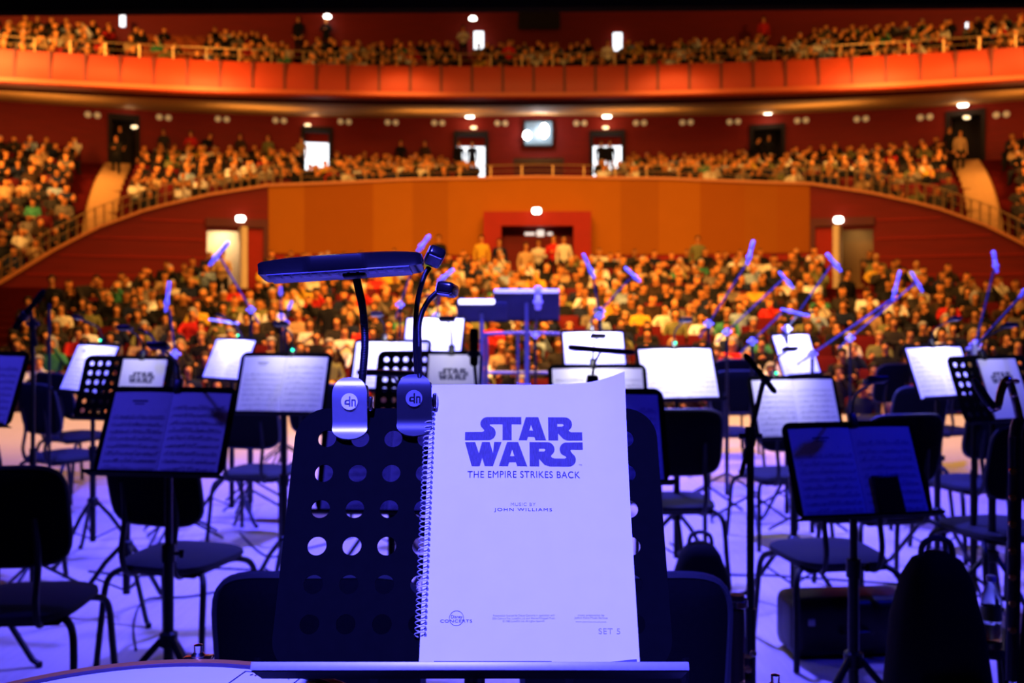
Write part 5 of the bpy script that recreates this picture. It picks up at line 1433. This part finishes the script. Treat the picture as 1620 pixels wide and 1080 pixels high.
# reed instruments
q = P(1166, 940, 2.5); root = empty('bassoon', (q.x, q.y, 0), TH, 'dark wooden woodwind with metal keys standing upright by the low right chair', 'woodwind')
b = MB(); b.tube([(0, 0, .03), (0, 0, q.z)], [.024, .018], 14); b.tube([(.03, .012, .05), (.03, .012, q.z - .16)], .015, 12); b.build('wooden_tubes', mat('dark_stained_wood', (.006, .003, .003), .3, noise=.2, nscale=20, stretch=(4, 4, .5)), root)
rg = random.Random(2)
for k in range(16):
    z = .10 + k * (q.z - .2) / 16; b = MB(); b.lathe([(0, 0), (.009, 0), (.009, .004), (0, .006)], 12, Matrix.Translation((rg.uniform(-.012, .034), -.026, z)) @ Matrix.Rotation(R(90), 4, 'X')); b.tube([(.012, -.024, z), (.012, -.024, z + .04)], .0022, 6); b.build('key', M_BRASS if k % 3 else M_CHROME, root)
b = MB()
for z in (.05, .28, q.z - .03): b.lathe([(.0245, 0), (.027, .002), (.027, .016), (.0245, .018)], 16, Matrix.Translation((0, 0, z)))
b.build('ring', M_CHROME, root)
# bass clarinet crook near the right edge
D = 2.7; o = P(1604, 700, D); o = Vector((o.x, o.y, 0)); root = empty('bass_clarinet', o, TH, 'bass clarinet with a gleaming curved metal neck at the right edge of the photo', 'woodwind')
L = lambda px, py, d=D: Matrix.Rotation(-TH, 4, 'Z') @ (P(px, py, d) - o)
b = MB(); b.tube([L(1606, 690), L(1604, 900), L(1600, 1075)], .018, 14); b.tube([L(1606, 690), L(1608, 676), L(1612, 664)], .016, 12); b.build('body', mat('black_grenadilla', (.010, .008, .008), .3, noise=.15, nscale=30), root)
b = MB(); b.tube(spline([L(1614, 668), L(1608, 640), L(1597, 604), L(1590, 604), L(1583, 622), L(1579, 640), L(1572, 646), L(1566, 640)], 8), [.0105] * 57, 12); b.build('neck', mat('dark_nickel', (.30, .27, .25), .15, 1, noise=.05), root)
b = MB(); b.tube([L(1574, 646), L(1562, 634), L(1548, 612), L(1540, 598)], [.011, .013, .012, .005], 12); b.build('mouthpiece', M_PLASTIC, root)
b = MB()
for px, py in ((1594, 603), (1607, 603), (1578, 645), (1604, 625)): b.lathe([(0, -.007), (.008, -.005), (.0105, 0), (.008, .005), (0, .007)], 12, Matrix.Translation(L(px, py, D - .008)))
for k in range(7): b.lathe([(0, -.004), (.010, -.003), (.010, .003), (0, .004)], 12, Matrix.Translation(L(1602, 745 + k * 42, D - .02)) @ Matrix.Rotation(R(90), 4, 'X'))
b.build('keywork', M_BRASS, root)
b = MB(); b.tube([L(1600, 1070), Vector((L(1600, 1070).x, .0, .02))], .006, 8); b.lathe([(0, 0), (.10, 0), (.10, .012), (.02, .03), (0, .03)], 20); b.build('floor_peg', M_CHROME, root)
# cables
M_CABLE = mat('black_cable', (.010, .010, .011), .6, noise=.1)
for pts, lab in (([(140, 905, 0), (230, 912, 0), (320, 900, 0), (430, 905, 0)], 'black cable running across the floor behind the chair, photo left'),
                 ([(215, 1030, 0), (212, 985, 0), (232, 950, 0), (300, 945, 0), (380, 930, 0)], 'black cable looping on the floor by the stand tripod, photo left'),
                 ([(1060, 860, 0), (1130, 905, 0), (1230, 912, 0), (1420, 925, 0)], 'black cable on the lavender floor under the right chairs'),
                 ([(380, 845, 0), (420, 880, 0), (460, 875, 0), (560, 850, 0)], 'black cable trailing to the closest stand, photo left')):
    w = []
    for px, py, _ in pts:
        d = HC * F / (py - HY); p = P(px, py, d); w.append((p.x, p.y, .006))
    b = MB(); b.tube(spline(w, 10), .0055, 6); tag(b.build('cable', M_CABLE), lab, 'cable', 'black cables on the stage floor')
bpy.context.view_layer.update()
